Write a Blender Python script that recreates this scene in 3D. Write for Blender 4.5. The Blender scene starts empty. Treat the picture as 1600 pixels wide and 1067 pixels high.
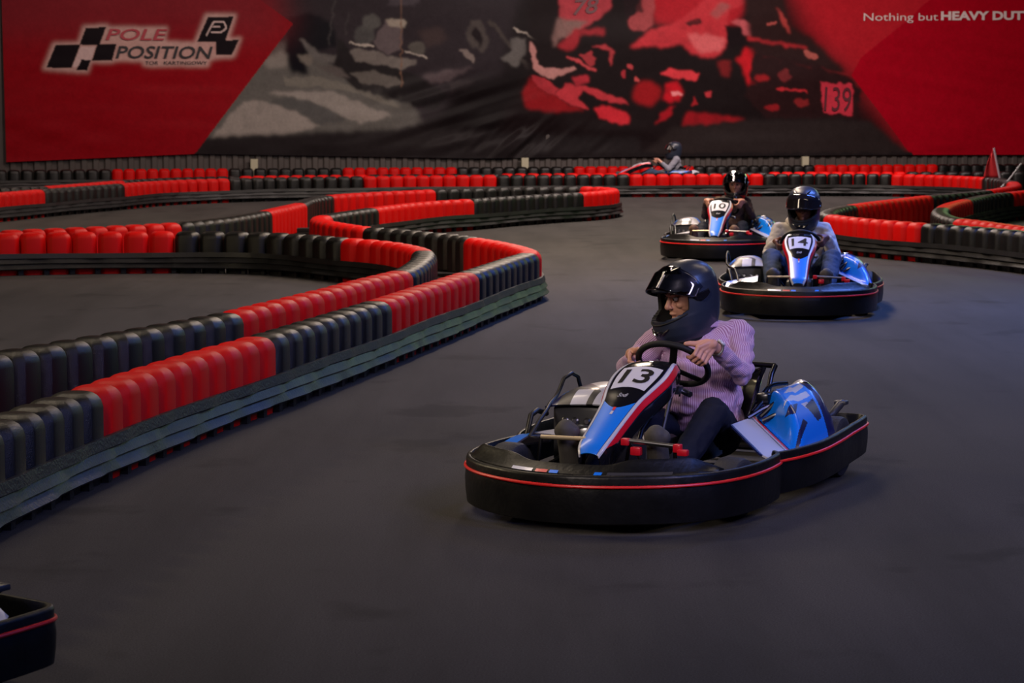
import bpy, bmesh, math, random
import numpy as np
from mathutils import Vector, Matrix, noise
random.seed(7); np.random.seed(7)
PI = math.pi
S = bpy.context.scene
COL = S.collection
# ------------------------------------------------------------------ camera
FPX, CAMH = 3650.0, 1.7
PITCH = math.atan((533.5-166)/FPX)
cam = bpy.data.cameras.new('camera'); camo = bpy.data.objects.new('camera', cam); COL.objects.link(camo)
camo.location = (0, 0, CAMH); camo.rotation_euler = (PI/2-PITCH, 0, 0)
cam.sensor_width = 36.0; cam.lens = FPX/1600*36; cam.clip_end = 200
cam.dof.use_dof = True; cam.dof.focus_distance = 10.6; cam.dof.aperture_fstop = 9.0
S.camera = camo
S.view_settings.view_transform = 'Standard'; S.view_settings.look = 'None'
S.view_settings.gamma = 1.0; S.view_settings.use_curve_mapping = False
S.view_settings.exposure = 0.0
# ------------------------------------------------------------------ world and lamps
w = bpy.data.worlds.new('world'); S.world = w; w.use_nodes = True
w.node_tree.nodes['Background'].inputs[0].default_value = (0.5, 0.45, 0.42, 1)
w.node_tree.nodes['Background'].inputs[1].default_value = 0.02
def area(name, loc, target, sx, sy, power, col, spread=180.):
    l = bpy.data.lights.new(name, 'AREA'); l.shape = 'RECTANGLE'; l.size = sx; l.size_y = sy
    l.energy = power; l.color = col; l.spread = math.radians(spread)
    o = bpy.data.objects.new(name, l); COL.objects.link(o); o.location = loc
    o.rotation_euler = (Vector(target)-Vector(loc)).to_track_quat('-Z', 'Y').to_euler()
    return o
LAMPS = [
 ('lamp_warm_centre', (.6, 25, 6.8), (.6, 25, 0), 1.2, 8, 670, (1.0, .77, .58), 140),
 ('lamp_warm_lane', (2.2, 35.5, 6.8), (2.2, 36, 0), 1.2, 8, 980, (1.0, .82, .70)),
 ('lamp_warm_left', (-7.5, 34, 6.8), (-7.5, 35, 0), 1.2, 8, 240, (1.0, .74, .56), 140),
 ('lamp_left_low', (-12.2, 16, 5.2), (-1.5, 11, 0), .4, .6, 400, (1.0, .80, .50)),
 ('lamp_warm_near', (-3.4, 13.5, 6.6), (-2.4, 14.5, 0), 1.0, 5, 230, (1.0, .80, .58)),
 ('fill_warm_right', (4.6, 13.5, 6.6), (0.5, 13.5, 0), .8, 4, 95, (1.0, .80, .62)),  # added fill that brightens the near red barriers, not a known fitting
 ('lamp_back_left', (-6.0, 43, 6.8), (-6.0, 45.5, 0), 8, 1.0, 270, (1.0, .76, .68)),
 ('lamp_back_right', (6.0, 43.5, 6.8), (6.0, 47, 0), 8, 1.0, 900, (1.0, .80, .76)),
 ('lamp_blue_right', (6.6, 21, 6.4), (4.6, 20, 0), 1.0, 5, 430, (.12, .26, 1.0), 110),
 ('lamp_blue_near', (7.0, 6.0, 5.8), (3.4, 7.5, 0), .6, 4, 300, (.07, .22, 1.0)),
 ('lamp_blue_far', (13.5, 31, 5.4), (-1.5, 13, .3), 3.2, 1.4, 70, (.64, .74, .95)),
 ('lamp_green_far', (8.6, 35, 4.2), (-.3, 16.5, .3), 2.6, 1.2, 62, (.60, 1.0, .42)),
 ('lamp_front_right', (5.0, 4.4, 5.0), (1.2, 10.6, .6), .4, 2.4, 38, (.80, .66, 1.0), 70),
 ('fill_front_left', (-2.5, 3.5, 5.0), (1.0, 11, .7), .3, 2.4, 34, (1.0, .84, .74), 60),  # added narrow fill for the face and hands in the leading kart
]
for a in LAMPS: area(*a)
# ------------------------------------------------------------------ projection of photo pixels to places in the hall
def ray(x, y):
    dx = (x-800)/FPX; dy = -(y-533.5)/FPX
    return np.array([dx, math.cos(PITCH)+dy*math.sin(PITCH), -math.sin(PITCH)+dy*math.cos(PITCH)])
def un(x, y, z):
    d = ray(x, y); t = (z-CAMH)/d[2]; return np.array([d[0]*t, d[1]*t, z])
# ------------------------------------------------------------------ materials
def lin(c):
    return tuple(((v/255)/12.92 if v/255 <= .04045 else ((v/255+.055)/1.055)**2.4) for v in c)
def mat(name, col, rough=.5, metal=0., var=0., vscale=8., bump=0., bscale=60., coat=0., spec=.5, sheen=0.):
    m = bpy.data.materials.new(name); m.use_nodes = True; nt = m.node_tree; N = nt.nodes; L = nt.links
    b = N['Principled BSDF']; b.inputs['Base Color'].default_value = (*col, 1)
    b.inputs['Roughness'].default_value = rough; b.inputs['Metallic'].default_value = metal
    b.inputs['Coat Weight'].default_value = coat; b.inputs['Coat Roughness'].default_value = .08
    b.inputs['Specular IOR Level'].default_value = spec; b.inputs['Sheen Weight'].default_value = sheen
    tc = N.new('ShaderNodeTexCoord')
    if var > 0:
        n = N.new('ShaderNodeTexNoise'); n.inputs['Scale'].default_value = vscale; n.inputs['Detail'].default_value = 5
        L.new(tc.outputs['Object'], n.inputs['Vector'])
        mx = N.new('ShaderNodeMix'); mx.data_type = 'RGBA'
        mx.inputs['A'].default_value = (*[c*(1-var) for c in col], 1); mx.inputs['B'].default_value = (*[min(1, c*(1+var)) for c in col], 1)
        L.new(n.outputs['Fac'], mx.inputs['Factor']); L.new(mx.outputs['Result'], b.inputs['Base Color'])
        rm = N.new('ShaderNodeMapRange'); rm.inputs['To Min'].default_value = max(.03, rough-.12); rm.inputs['To Max'].default_value = min(1, rough+.12)
        L.new(n.outputs['Fac'], rm.inputs['Value']); L.new(rm.outputs['Result'], b.inputs['Roughness'])
    if bump > 0:
        n2 = N.new('ShaderNodeTexNoise'); n2.inputs['Scale'].default_value = bscale; n2.inputs['Detail'].default_value = 3
        L.new(tc.outputs['Object'], n2.inputs['Vector'])
        bp = N.new('ShaderNodeBump'); bp.inputs['Strength'].default_value = bump; bp.inputs['Distance'].default_value = .01
        L.new(n2.outputs['Fac'], bp.inputs['Height']); L.new(bp.outputs['Normal'], b.inputs['Normal'])
    return m
M = {}
M['red_plastic'] = mat('red_plastic', (.50, .0015, .001), .45, spec=.14, var=.12, vscale=3, bump=.25, bscale=260)
M['black_plastic'] = mat('black_plastic', (.0045, .0045, .0043), .36, spec=.32, var=.2, vscale=4, bump=.25, bscale=260)
M['rail_rubber'] = mat('rail_rubber', (.009, .009, .0095), .44, spec=.26, var=.35, vscale=6, bump=.3, bscale=60)
M['bumper'] = mat('bumper', (.004, .004, .0042), .40, spec=.28, var=.5, vscale=9, bump=.15, bscale=40)
M['black_gloss'] = mat('black_gloss', (.006, .006, .009), .12, coat=.5)
M['black_matte'] = mat('black_matte', (.006, .006, .007), .6, spec=.3)
M['trim_red'] = mat('trim_red', (.70, .012, .012), .4)
M['blue'] = mat('blue_paint', (.0, .17, .72), .34, coat=.25)
M['white'] = mat('white_paint', (.46, .47, .53), .34, coat=.25)
M['red'] = mat('red_paint', (.58, .006, .02), .34, coat=.25)
M['navy'] = mat('navy_paint', (.008, .012, .07), .3, coat=.4)
M['plate'] = mat('plate_white', (.50, .50, .56), .45, spec=.3)
M['ink'] = mat('black_ink', (.006, .006, .007), .6, spec=.1)
M['tyre'] = mat('tyre_rubber', (.022, .023, .028), .6, spec=.3, var=.2, vscale=20, bump=.3, bscale=80)
M['steel'] = mat('steel', (.35, .35, .37), .3, metal=1.)
M['dark_steel'] = mat('dark_steel', (.06, .06, .07), .3, metal=1.)
M['brass'] = mat('brass_bar', (.62, .50, .30), .35, metal=.6)
M['tray'] = mat('floor_tray', (.012, .012, .014), .5)
M['seat'] = mat('seat_shell', (.006, .006, .009), .28, coat=.15)
M['engine'] = mat('engine_metal', (.10, .10, .10), .4, metal=.8, var=.5, vscale=30)
M['cover_grey'] = mat('cover_grey', (.03, .03, .034), .4)
M['helmet'] = mat('helmet_matte', (.016, .022, .038), .38, coat=.1)
M['helmet_gloss'] = mat('helmet_gloss', (.010, .010, .012), .12, coat=.7)
M['padding'] = mat('helmet_padding', (.006, .006, .006), .9)
M['skin'] = mat('skin_fair', (.55, .27, .19), .5, var=.12, vscale=12)
M['skin_dark'] = mat('skin_deep', (.17, .065, .04), .5, var=.12, vscale=12)
M['eye'] = mat('eye_white', (.30, .25, .22), .25)
M['iris'] = mat('eye_dark', (.02, .012, .01), .15)
M['brow'] = mat('brow_hair', (.03, .018, .012), .8)
M['hair'] = mat('brown_hair', (.10, .05, .022), .5, var=.4, vscale=60)
M['jeans'] = mat('denim', (.020, .040, .085), .85, var=.25, vscale=18, bump=.3, bscale=300)
M['navy_trousers'] = mat('navy_cotton', (.005, .007, .018), .8, spec=.2, var=.2, vscale=14)
M['hoodie'] = mat('heather_grey', (.52, .47, .42), .95, var=.12, vscale=90, bump=.3, bscale=220)
M['brown_shirt'] = mat('brown_cotton', (.045, .022, .020), .9, var=.2, vscale=30)
M['grey_shirt'] = mat('grey_jersey', (.20, .20, .24), .9, var=.15, vscale=30)
M['shoe'] = mat('shoe_sole', (.05, .045, .04), .7, var=.2, vscale=30)
M['shoe_brown'] = mat('shoe_brown', (.13, .07, .045), .7, var=.2, vscale=30)
M['wall'] = mat('wall_sheet', (.06, .05, .045), .55, var=.2, vscale=1.5)
M['post'] = mat('pale_post', (.42, .40, .28), .7)
M['ceiling'] = mat('ceiling_dark', (.03, .03, .032), .8)
M['flag'] = mat('flag_cloth', (.62, .02, .03), .8)
M['flag_white'] = mat('flag_sleeve', (.55, .45, .55), .7)
def visor_material():
    m = bpy.data.materials.new('smoked_visor'); m.use_nodes = True; nt = m.node_tree; N = nt.nodes; L = nt.links
    for n in list(N): N.remove(n)
    out = N.new('ShaderNodeOutputMaterial'); t = N.new('ShaderNodeBsdfTransparent'); t.inputs[0].default_value = (.68, .68, .74, 1)
    g = N.new('ShaderNodeBsdfGlossy'); g.inputs['Roughness'].default_value = .04; g.inputs[0].default_value = (.9, .9, .95, 1)
    f = N.new('ShaderNodeFresnel'); f.inputs[0].default_value = 1.45
    mx = N.new('ShaderNodeMixShader'); L.new(f.outputs[0], mx.inputs[0]); L.new(t.outputs[0], mx.inputs[1]); L.new(g.outputs[0], mx.inputs[2])
    L.new(mx.outputs[0], out.inputs[0]); return m
M['visor'] = visor_material()
M['visor_dark'] = mat('mirror_dark_visor', (.012, .010, .012), .06, coat=1., spec=.8)
def shirt_material():
    m = mat('striped_shirt', (.42, .26, .42), .85, sheen=.2); nt = m.node_tree; N = nt.nodes; L = nt.links
    at = N.new('ShaderNodeAttribute'); at.attribute_name = 'stripe'
    mu = N.new('ShaderNodeMath'); mu.operation = 'MULTIPLY'; mu.inputs[1].default_value = 2*PI/.0085; L.new(at.outputs['Fac'], mu.inputs[0])
    sn = N.new('ShaderNodeMath'); sn.operation = 'SINE'; L.new(mu.outputs[0], sn.inputs[0])
    mr = N.new('ShaderNodeMapRange'); mr.inputs['From Min'].default_value = -.7; mr.inputs['From Max'].default_value = .7; L.new(sn.outputs[0], mr.inputs['Value'])
    mx = N.new('ShaderNodeMix'); mx.data_type = 'RGBA'; mx.inputs['A'].default_value = (.30, .13, .27, 1); mx.inputs['B'].default_value = (.60, .44, .62, 1)
    L.new(mr.outputs['Result'], mx.inputs['Factor']); L.new(mx.outputs['Result'], N['Principled BSDF'].inputs['Base Color'])
    return m
def stripe_attribute(o, bones):
    """how far round the torso or the sleeve each point of the cloth lies, in metres"""
    me = o.data; n = len(me.vertices); co = np.empty(n*3); me.vertices.foreach_get('co', co); co = co.reshape(-1, 3); best = np.full(n, 1e9); val = np.zeros(n)
    for a, b, r in bones:
        a = np.array(a); b = np.array(b); d = b-a; L2 = d @ d; t = np.clip((co-a) @ d/L2, 0, 1); q = co-(a+t[:, None]*d); dist = np.linalg.norm(q, axis=1)/r
        dn = Vector(d/math.sqrt(L2)); u = np.array((Vector((0, 0, 1)) if abs(dn.z) < .8 else Vector((1, 0, 0))).cross(dn).normalized()); w_ = np.cross(np.array(dn), u)
        ang = np.arctan2(q @ w_, q @ u)*r; k = dist < best; best[k] = dist[k]; val[k] = ang[k]
    at = me.attributes.new('stripe', 'FLOAT', 'POINT'); at.data.foreach_set('value', val.astype(np.float32))
M['striped_shirt'] = shirt_material()
def floor_material():
    m = bpy.data.materials.new('asphalt'); m.use_nodes = True; nt = m.node_tree; N = nt.nodes; L = nt.links
    b = N['Principled BSDF']; tc = N.new('ShaderNodeTexCoord')
    def nz(scale, det, vec=None, rough=.5):
        n = N.new('ShaderNodeTexNoise'); n.inputs['Scale'].default_value = scale; n.inputs['Detail'].default_value = det; n.inputs['Roughness'].default_value = rough
        L.new(vec or tc.outputs['Object'], n.inputs['Vector']); return n.outputs['Fac']
    def ramp(v, a, b_, lo, hi):
        r = N.new('ShaderNodeMapRange'); r.inputs['From Min'].default_value = a; r.inputs['From Max'].default_value = b_
        r.inputs['To Min'].default_value = lo; r.inputs['To Max'].default_value = hi; L.new(v, r.inputs['Value']); return r.outputs['Result']
    mp = N.new('ShaderNodeMapping'); mp.inputs['Rotation'].default_value = (0, 0, math.radians(22)); mp.inputs['Scale'].default_value = (2.2, .28, 1)
    L.new(tc.outputs['Object'], mp.inputs['Vector'])
    big = ramp(nz(.35, 4), .3, .7, .8, 1.18); grain = ramp(nz(150, 2), .3, .7, .62, 1.42)
    streak = ramp(nz(1.0, 6, mp.outputs[0], .62), .34, .56, .74, 1.05); blot = ramp(nz(1.5, 5), .32, .40, .60, 1.0)
    def mul(a, c):
        q = N.new('ShaderNodeMath'); q.operation = 'MULTIPLY'; L.new(a, q.inputs[0]); L.new(c, q.inputs[1]); return q.outputs[0]
    f = mul(mul(big, grain), mul(streak, blot))
    vm = N.new('ShaderNodeVectorMath'); vm.operation = 'SCALE'; vm.inputs[0].default_value = (.033, .0305, .030); L.new(f, vm.inputs['Scale'])
    L.new(vm.outputs[0], b.inputs['Base Color']); b.inputs['Roughness'].default_value = .85
    b.inputs['Specular IOR Level'].default_value = .2
    bp = N.new('ShaderNodeBump'); bp.inputs['Strength'].default_value = .35; bp.inputs['Distance'].default_value = .004
    L.new(nz(220, 3), bp.inputs['Height']); L.new(bp.outputs[0], b.inputs['Normal'])
    return m
M['asphalt'] = floor_material()
# ------------------------------------------------------------------ object helpers
def link(name, me, parent=None):
    o = bpy.data.objects.new(name, me); COL.objects.link(o)
    if parent is not None: o.parent = parent
    return o
def mesh_obj(name, vs, fs, mats, parent=None, smooth=True, mi=None):
    me = bpy.data.meshes.new(name); me.from_pydata([tuple(v) for v in vs], [], fs); me.update()
    for m in (mats if isinstance(mats, (list, tuple)) else [mats]): me.materials.append(m)
    if mi is not None: me.polygons.foreach_set('material_index', mi)
    me.polygons.foreach_set('use_smooth', [smooth]*len(me.polygons))
    return link(name, me, parent)
def empty(name, loc=(0, 0, 0), rz=0., parent=None):
    o = bpy.data.objects.new(name, None); COL.objects.link(o); o.location = loc; o.rotation_euler = (0, 0, rz)
    o.empty_display_size = .1
    if parent is not None: o.parent = parent
    return o
def tag(o, label=None, cat=None, group=None, kind=None):
    if label: o['label'] = label
    if cat: o['category'] = cat
    if group: o['group'] = group
    if kind: o['kind'] = kind
    return o
class MB:
    def __init__(s): s.v = []; s.f = []; s.m = []
    def add(s, vs, fs, mi=0):
        n = len(s.v); s.v += [tuple(map(float, v)) for v in vs]; s.f += [tuple(n+i for i in f) for f in fs]; s.m += [mi]*len(fs); return s
    def box(s, c, d, rot=None, mi=0, bev=0.):
        bm = bmesh.new(); bmesh.ops.create_cube(bm, size=1)
        for v in bm.verts: v.co = Vector((v.co.x*d[0], v.co.y*d[1], v.co.z*d[2]))
        if bev > 0: bmesh.ops.bevel(bm, geom=bm.edges[:], offset=bev, segments=2, affect='EDGES', profile=.5)
        mt = Matrix.Translation(Vector(c)) @ (rot if rot is not None else Matrix.Identity(4))
        bm.verts.index_update(); vs = [mt @ v.co for v in bm.verts]; fs = [[v.index for v in f.verts] for f in bm.faces]; bm.free()
        return s.add(vs, fs, mi)
    def tube(s, pts, r, seg=10, mi=0, closed=False):
        pts = [Vector(p) for p in pts]; n = len(pts); rs = r if isinstance(r, (list, tuple)) else [r]*n
        vs = []; fs = []; up = None
        for i, p in enumerate(pts):
            if closed: d = pts[(i+1) % n]-pts[i-1]
            else: d = pts[min(i+1, n-1)]-pts[max(i-1, 0)]
            d.normalize()
            if up is None:
                up = Vector((0, 0, 1)) if abs(d.z) < .9 else Vector((1, 0, 0))
            a = d.cross(up).normalized(); b = a.cross(d).normalized(); up = b
            for k in range(seg):
                t = 2*PI*k/seg; vs.append(p+(a*math.cos(t)+b*math.sin(t))*rs[i])
        m = n if closed else n-1
        for i in range(m):
            j = (i+1) % n
            for k in range(seg):
                k2 = (k+1) % seg; fs.append((i*seg+k, i*seg+k2, j*seg+k2, j*seg+k))
        if not closed: fs.append(tuple(range(seg))[::-1]); fs.append(tuple((n-1)*seg+k for k in range(seg)))
        return s.add(vs, fs, mi)
    def lathe(s, prof, c, axis, seg=28, mi=0):
        ax = Vector(axis).normalized(); a = ax.orthogonal().normalized(); b = ax.cross(a); vs = []; fs = []
        for (r, h) in prof:
            for k in range(seg):
                t = 2*PI*k/seg; vs.append(Vector(c)+ax*h+(a*math.cos(t)+b*math.sin(t))*r)
        for i in range(len(prof)-1):
            for k in range(seg): fs.append((i*seg+k, i*seg+(k+1) % seg, (i+1)*seg+(k+1) % seg, (i+1)*seg+k))
        fs.append(tuple(range(seg))[::-1]); fs.append(tuple((len(prof)-1)*seg+k for k in range(seg)))
        return s.add(vs, fs, mi)
    def ell(s, c, r, rot=None, seg=20, mi=0):
        vs = []; fs = []; nr = seg//2; mt = rot if rot is not None else Matrix.Identity(3)
        vs.append(mt @ Vector((0, 0, -r[2])))
        for i in range(1, nr):
            p = -PI/2+PI*i/nr
            for k in range(seg):
                t = 2*PI*k/seg; vs.append(mt @ Vector((r[0]*math.cos(p)*math.cos(t), r[1]*math.cos(p)*math.sin(t), r[2]*math.sin(p))))
        vs.append(mt @ Vector((0, 0, r[2]))); vs = [v+Vector(c) for v in vs]; top = len(vs)-1
        for k in range(seg):
            fs.append((0, 1+(k+1) % seg, 1+k)); b = 1+(nr-2)*seg; fs.append((top, b+k, b+(k+1) % seg))
        for i in range(nr-2):
            for k in range(seg): a = 1+i*seg; fs.append((a+k, a+(k+1) % seg, a+seg+(k+1) % seg, a+seg+k))
        return s.add(vs, fs, mi)
    def cap(s, a, b, ra, rb=None, seg=14, mi=0):
        a = Vector(a); b = Vector(b); rb = ra if rb is None else rb; d = b-a; L = d.length
        if L < 1e-6: return s.ell(a, (ra, ra, ra), seg=seg, mi=mi)
        d.normalize(); u = d.orthogonal().normalized(); w_ = d.cross(u); pr = []
        for i in range(1, 5): t = PI/2*i/4; pr.append((ra*math.sin(t), -ra*math.cos(t)))
        for i in range(0, 4): t = PI/2*i/4; pr.append((rb*math.cos(t), L+rb*math.sin(t)))
        vs = [a-d*ra]; fs = []
        for (r, h) in pr:
            for k in range(seg): t = 2*PI*k/seg; vs.append(a+d*h+(u*math.cos(t)+w_*math.sin(t))*r)
        vs.append(b+d*rb); top = len(vs)-1; n = len(pr)
        for k in range(seg):
            fs.append((0, 1+(k+1) % seg, 1+k)); q = 1+(n-1)*seg; fs.append((top, q+k, q+(k+1) % seg))
        for i in range(n-1):
            for k in range(seg): q = 1+i*seg; fs.append((q+k, q+(k+1) % seg, q+seg+(k+1) % seg, q+seg+k))
        return s.add(vs, fs, mi)
    def extrude(s, poly, z0, z1, mi=0, fr=None):
        n = len(poly); P = [Vector((p[0], p[1], z0)) for p in poly]+[Vector((p[0], p[1], z1)) for p in poly]
        if fr: P = [fr(p) for p in P]
        fs = [tuple(range(n))[::-1], tuple(range(n, 2*n))]+[(i, (i+1) % n, n+(i+1) % n, n+i) for i in range(n)]
        return s.add(P, fs, mi)
    def build(s, name, mats, parent=None, smooth=True, angle=None):
        o = mesh_obj(name, s.v, s.f, mats, parent, smooth, s.m)
        if smooth: sharpen(o.data, angle or 40)
        return o
def sharpen(me, deg):
    bm = bmesh.new(); bm.from_mesh(me); bmesh.ops.recalc_face_normals(bm, faces=bm.faces[:]); th = math.radians(deg)
    for e in bm.edges:
        if len(e.link_faces) == 2 and e.calc_face_angle(0) > th: e.smooth = False
    bm.to_mesh(me); bm.free()
def finish(o, mods):
    """apply modifiers to the mesh so that the object holds plain geometry"""
    for kind, kw in mods:
        md = o.modifiers.new(kind, kind)
        for k, v in kw.items(): setattr(md, k, v)
    dg = bpy.context.evaluated_depsgraph_get(); dg.update()
    me = bpy.data.meshes.new_from_object(o.evaluated_get(dg), depsgraph=dg)
    o.modifiers.clear(); old = o.data; mats = [m for m in old.materials]; o.data = me; me.name = old.name
    if not me.materials:
        for m in mats: me.materials.append(m)
    bpy.data.meshes.remove(old); return o
def fuse(name, mb, mats, parent, voxel=.006, smooth=4, wrinkle=None, colour=None, dec=None):
    """one continuous skin over all the volumes in mb"""
    o = mesh_obj(name, mb.v, mb.f, mats, None, True)
    mods = [('REMESH', dict(mode='VOXEL', voxel_size=voxel, adaptivity=0.)), ('SMOOTH', dict(factor=.5, iterations=smooth))]
    if dec: mods.append(('DECIMATE', dict(ratio=dec)))
    finish(o, mods)
    me = o.data
    if wrinkle:
        n = len(me.vertices); co = np.empty(n*3); me.vertices.foreach_get('co', co); co = co.reshape(-1, 3)
        nn = np.empty(n*3); me.vertices.foreach_get('normal', nn); nn = nn.reshape(-1, 3)
        d = np.array([wrinkle(Vector(c)) for c in co]); co = co+nn*d[:, None]
        me.vertices.foreach_set('co', co.ravel()); me.update()
    me.polygons.foreach_set('use_smooth', [True]*len(me.polygons))
    o.parent = parent; return o
def text_mesh(txt, size, shear=0., sx=1., bold=0.):
    cu = bpy.data.curves.new('t', 'FONT'); cu.body = txt; cu.size = size; cu.shear = shear; cu.offset = bold; cu.resolution_u = 3
    cu.align_x = 'CENTER'; cu.align_y = 'CENTER'
    o = bpy.data.objects.new('t', cu); COL.objects.link(o); dg = bpy.context.evaluated_depsgraph_get(); dg.update()
    me = bpy.data.meshes.new_from_object(o.evaluated_get(dg), depsgraph=dg)
    vs = [(v.co.x*sx, v.co.y) for v in me.vertices]; fs = [tuple(p.vertices) for p in me.polygons]
    bpy.data.objects.remove(o); bpy.data.curves.remove(cu); bpy.data.meshes.remove(me)
    cx = (max(v[0] for v in vs)+min(v[0] for v in vs))/2; cy = (max(v[1] for v in vs)+min(v[1] for v in vs))/2
    return [(a-cx, b-cy) for a, b in vs], fs
def put_text(name, txt, size, place, m, parent, shear=0., sx=1., bold=0., fit=None, thick=0.):
    """place(x, y) -> 3D point; fit = (width, height) of the finished lettering"""
    vs, fs = text_mesh(txt, size, shear, sx, bold)
    if fit:
        W = max(v[0] for v in vs)-min(v[0] for v in vs); Hh = max(v[1] for v in vs)-min(v[1] for v in vs)
        vs = [(v[0]*fit[0]/W, v[1]*fit[1]/Hh) for v in vs]
    return mesh_obj(name, [place(*v) for v in vs], fs, m, parent, False)
# ================================================================== THE HALL
def quad_obj(name, pts, m, kind='structure'):
    return tag(mesh_obj(name, pts, [tuple(range(len(pts)))], m, None, False), kind=kind)
quad_obj('floor', [(-24, -6, 0), (26, -6, 0), (26, 60, 0), (-24, 60, 0)], M['asphalt'])
WA, WB = np.array([-10.4, 48.1]), np.array([11.4, 52.8])
WD = (WB-WA)/np.linalg.norm(WB-WA); WN = np.array([WD[1], -WD[0]])     # along the wall, out of the wall (towards the track)
def wall_pt(px, py, off=0.):
    d = ray(px, py); o = WA+WN*off; t = np.dot(o, WN)/np.dot(d[:2], WN); return np.array([d[0]*t, d[1]*t, CAMH+d[2]*t])
def build_wall():
    mb = MB(); n = 420; L0, L1 = -12.5, 36.0; vs = []; x = L0; k = 0; prof = [(0, 0), (.09, 0), (.12, .035), (.21, .035)]
    while x < L1:
        for a, d in prof: vs.append((x+a, d))
        x += .24
    P = []
    for s_, d in vs:
        p = WA+WD*s_+WN*d; P += [(p[0], p[1], 0.), (p[0], p[1], 8.0)]
    mb.add(P, [(2*i, 2*i+2, 2*i+3, 2*i+1) for i in range(len(vs)-1)])
    return mb
tag(build_wall().build('wall_back', M['wall'], None, smooth=False), kind='structure')
pl = WA-WD*12.5; pr_ = WA+WD*36
quad_obj('wall_left', [(-23.5, -6, 0), (-23.5, 60, 0), (-23.5, 60, 8), (-23.5, -6, 8)], M['wall'])
quad_obj('wall_right', [(25.5, -6, 0), (25.5, -6, 8), (25.5, 60, 8), (25.5, 60, 0)], M['wall'])
quad_obj('wall_behind', [(-24, -5.8, 0), (-24, -5.8, 8), (26, -5.8, 8), (26, -5.8, 0)], M['wall'])
quad_obj('ceiling', [(-24, -6, 8), (-24, 60, 8), (26, 60, 8), (26, -6, 8)], M['ceiling'])
for i, (px, lab) in enumerate([(397, 'left of the three short pale posts between banner and back barrier row'), (820, 'middle one of the three short pale posts under the banner'), (1258, 'right of the three short pale posts under the banner, above the helmet of driver 14')]):
    mb = MB(); p = wall_pt(px, 250, .16); hw = .075
    mb.extrude([(-hw, -.04), (hw, -.04), (hw, .04), (-hw, .04)], 0, .60, fr=lambda q, p=p: Vector((p[0]+WD[0]*q.x+WN[0]*q.y, p[1]+WD[1]*q.x+WN[1]*q.y, q.z)))
    o = mb.build('wall_post', M['post'], None, smooth=False); tag(o, lab, 'post', 'pale posts under the banner')
# ------------------------------------------------------------------ the printed banner
def pip(poly, X, Y):
    ins = np.zeros(X.shape, bool); n = len(poly); j = n-1
    for i in range(n):
        xi, yi = poly[i]; xj, yj = poly[j]
        c = ((yi > Y) != (yj > Y)) & (X < (xj-xi)*(Y-yi)/((yj-yi) if yj != yi else 1e-9)+xi); ins ^= c; j = i
    return ins
def gblur(a, s):
    r = int(3*s)+1; k = np.exp(-.5*(np.arange(-r, r+1)/s)**2); k /= k.sum()
    p = np.pad(a, ((r, r), (0, 0)), mode='edge'); a = sum(k[i]*p[i:i+a.shape[0]] for i in range(2*r+1))
    p = np.pad(a, ((0, 0), (r, r)), mode='edge'); return sum(k[i]*p[:, i:i+a.shape[1]] for i in range(2*r+1))
def vnoise(X, Y, s, seed):
    rng = np.random.RandomState(seed); g = rng.rand(160, 400); x = (X+200)/s; y = (Y+200)/s
    xi = np.floor(x).astype(int); yi = np.floor(y).astype(int); fx = x-xi; fy = y-yi; fx = fx*fx*(3-2*fx); fy = fy*fy*(3-2*fy)
    G = lambda a, b: g[b % 160, a % 400]
    return (G(xi, yi)*(1-fx)+G(xi+1, yi)*fx)*(1-fy)+(G(xi, yi+1)*(1-fx)+G(xi+1, yi+1)*fx)*fy
E_ = lambda cx, cy, rx, ry, rot=0: [(cx+rx*math.cos(t)*math.cos(rot)-ry*math.sin(t)*math.sin(rot), cy+rx*math.cos(t)*math.sin(rot)+ry*math.sin(t)*math.cos(rot)) for t in np.linspace(0, 2*PI, 26)[:-1]]
def ln(x0, y0, x1, y1, w_): 
    L = math.hypot(x1-x0, y1-y0); nx, ny = -(y1-y0)/L*w_/2, (x1-x0)/L*w_/2; return [(x0+nx, y0+ny), (x1+nx, y1+ny), (x1-nx, y1-ny), (x0-nx, y0-ny)]
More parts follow.
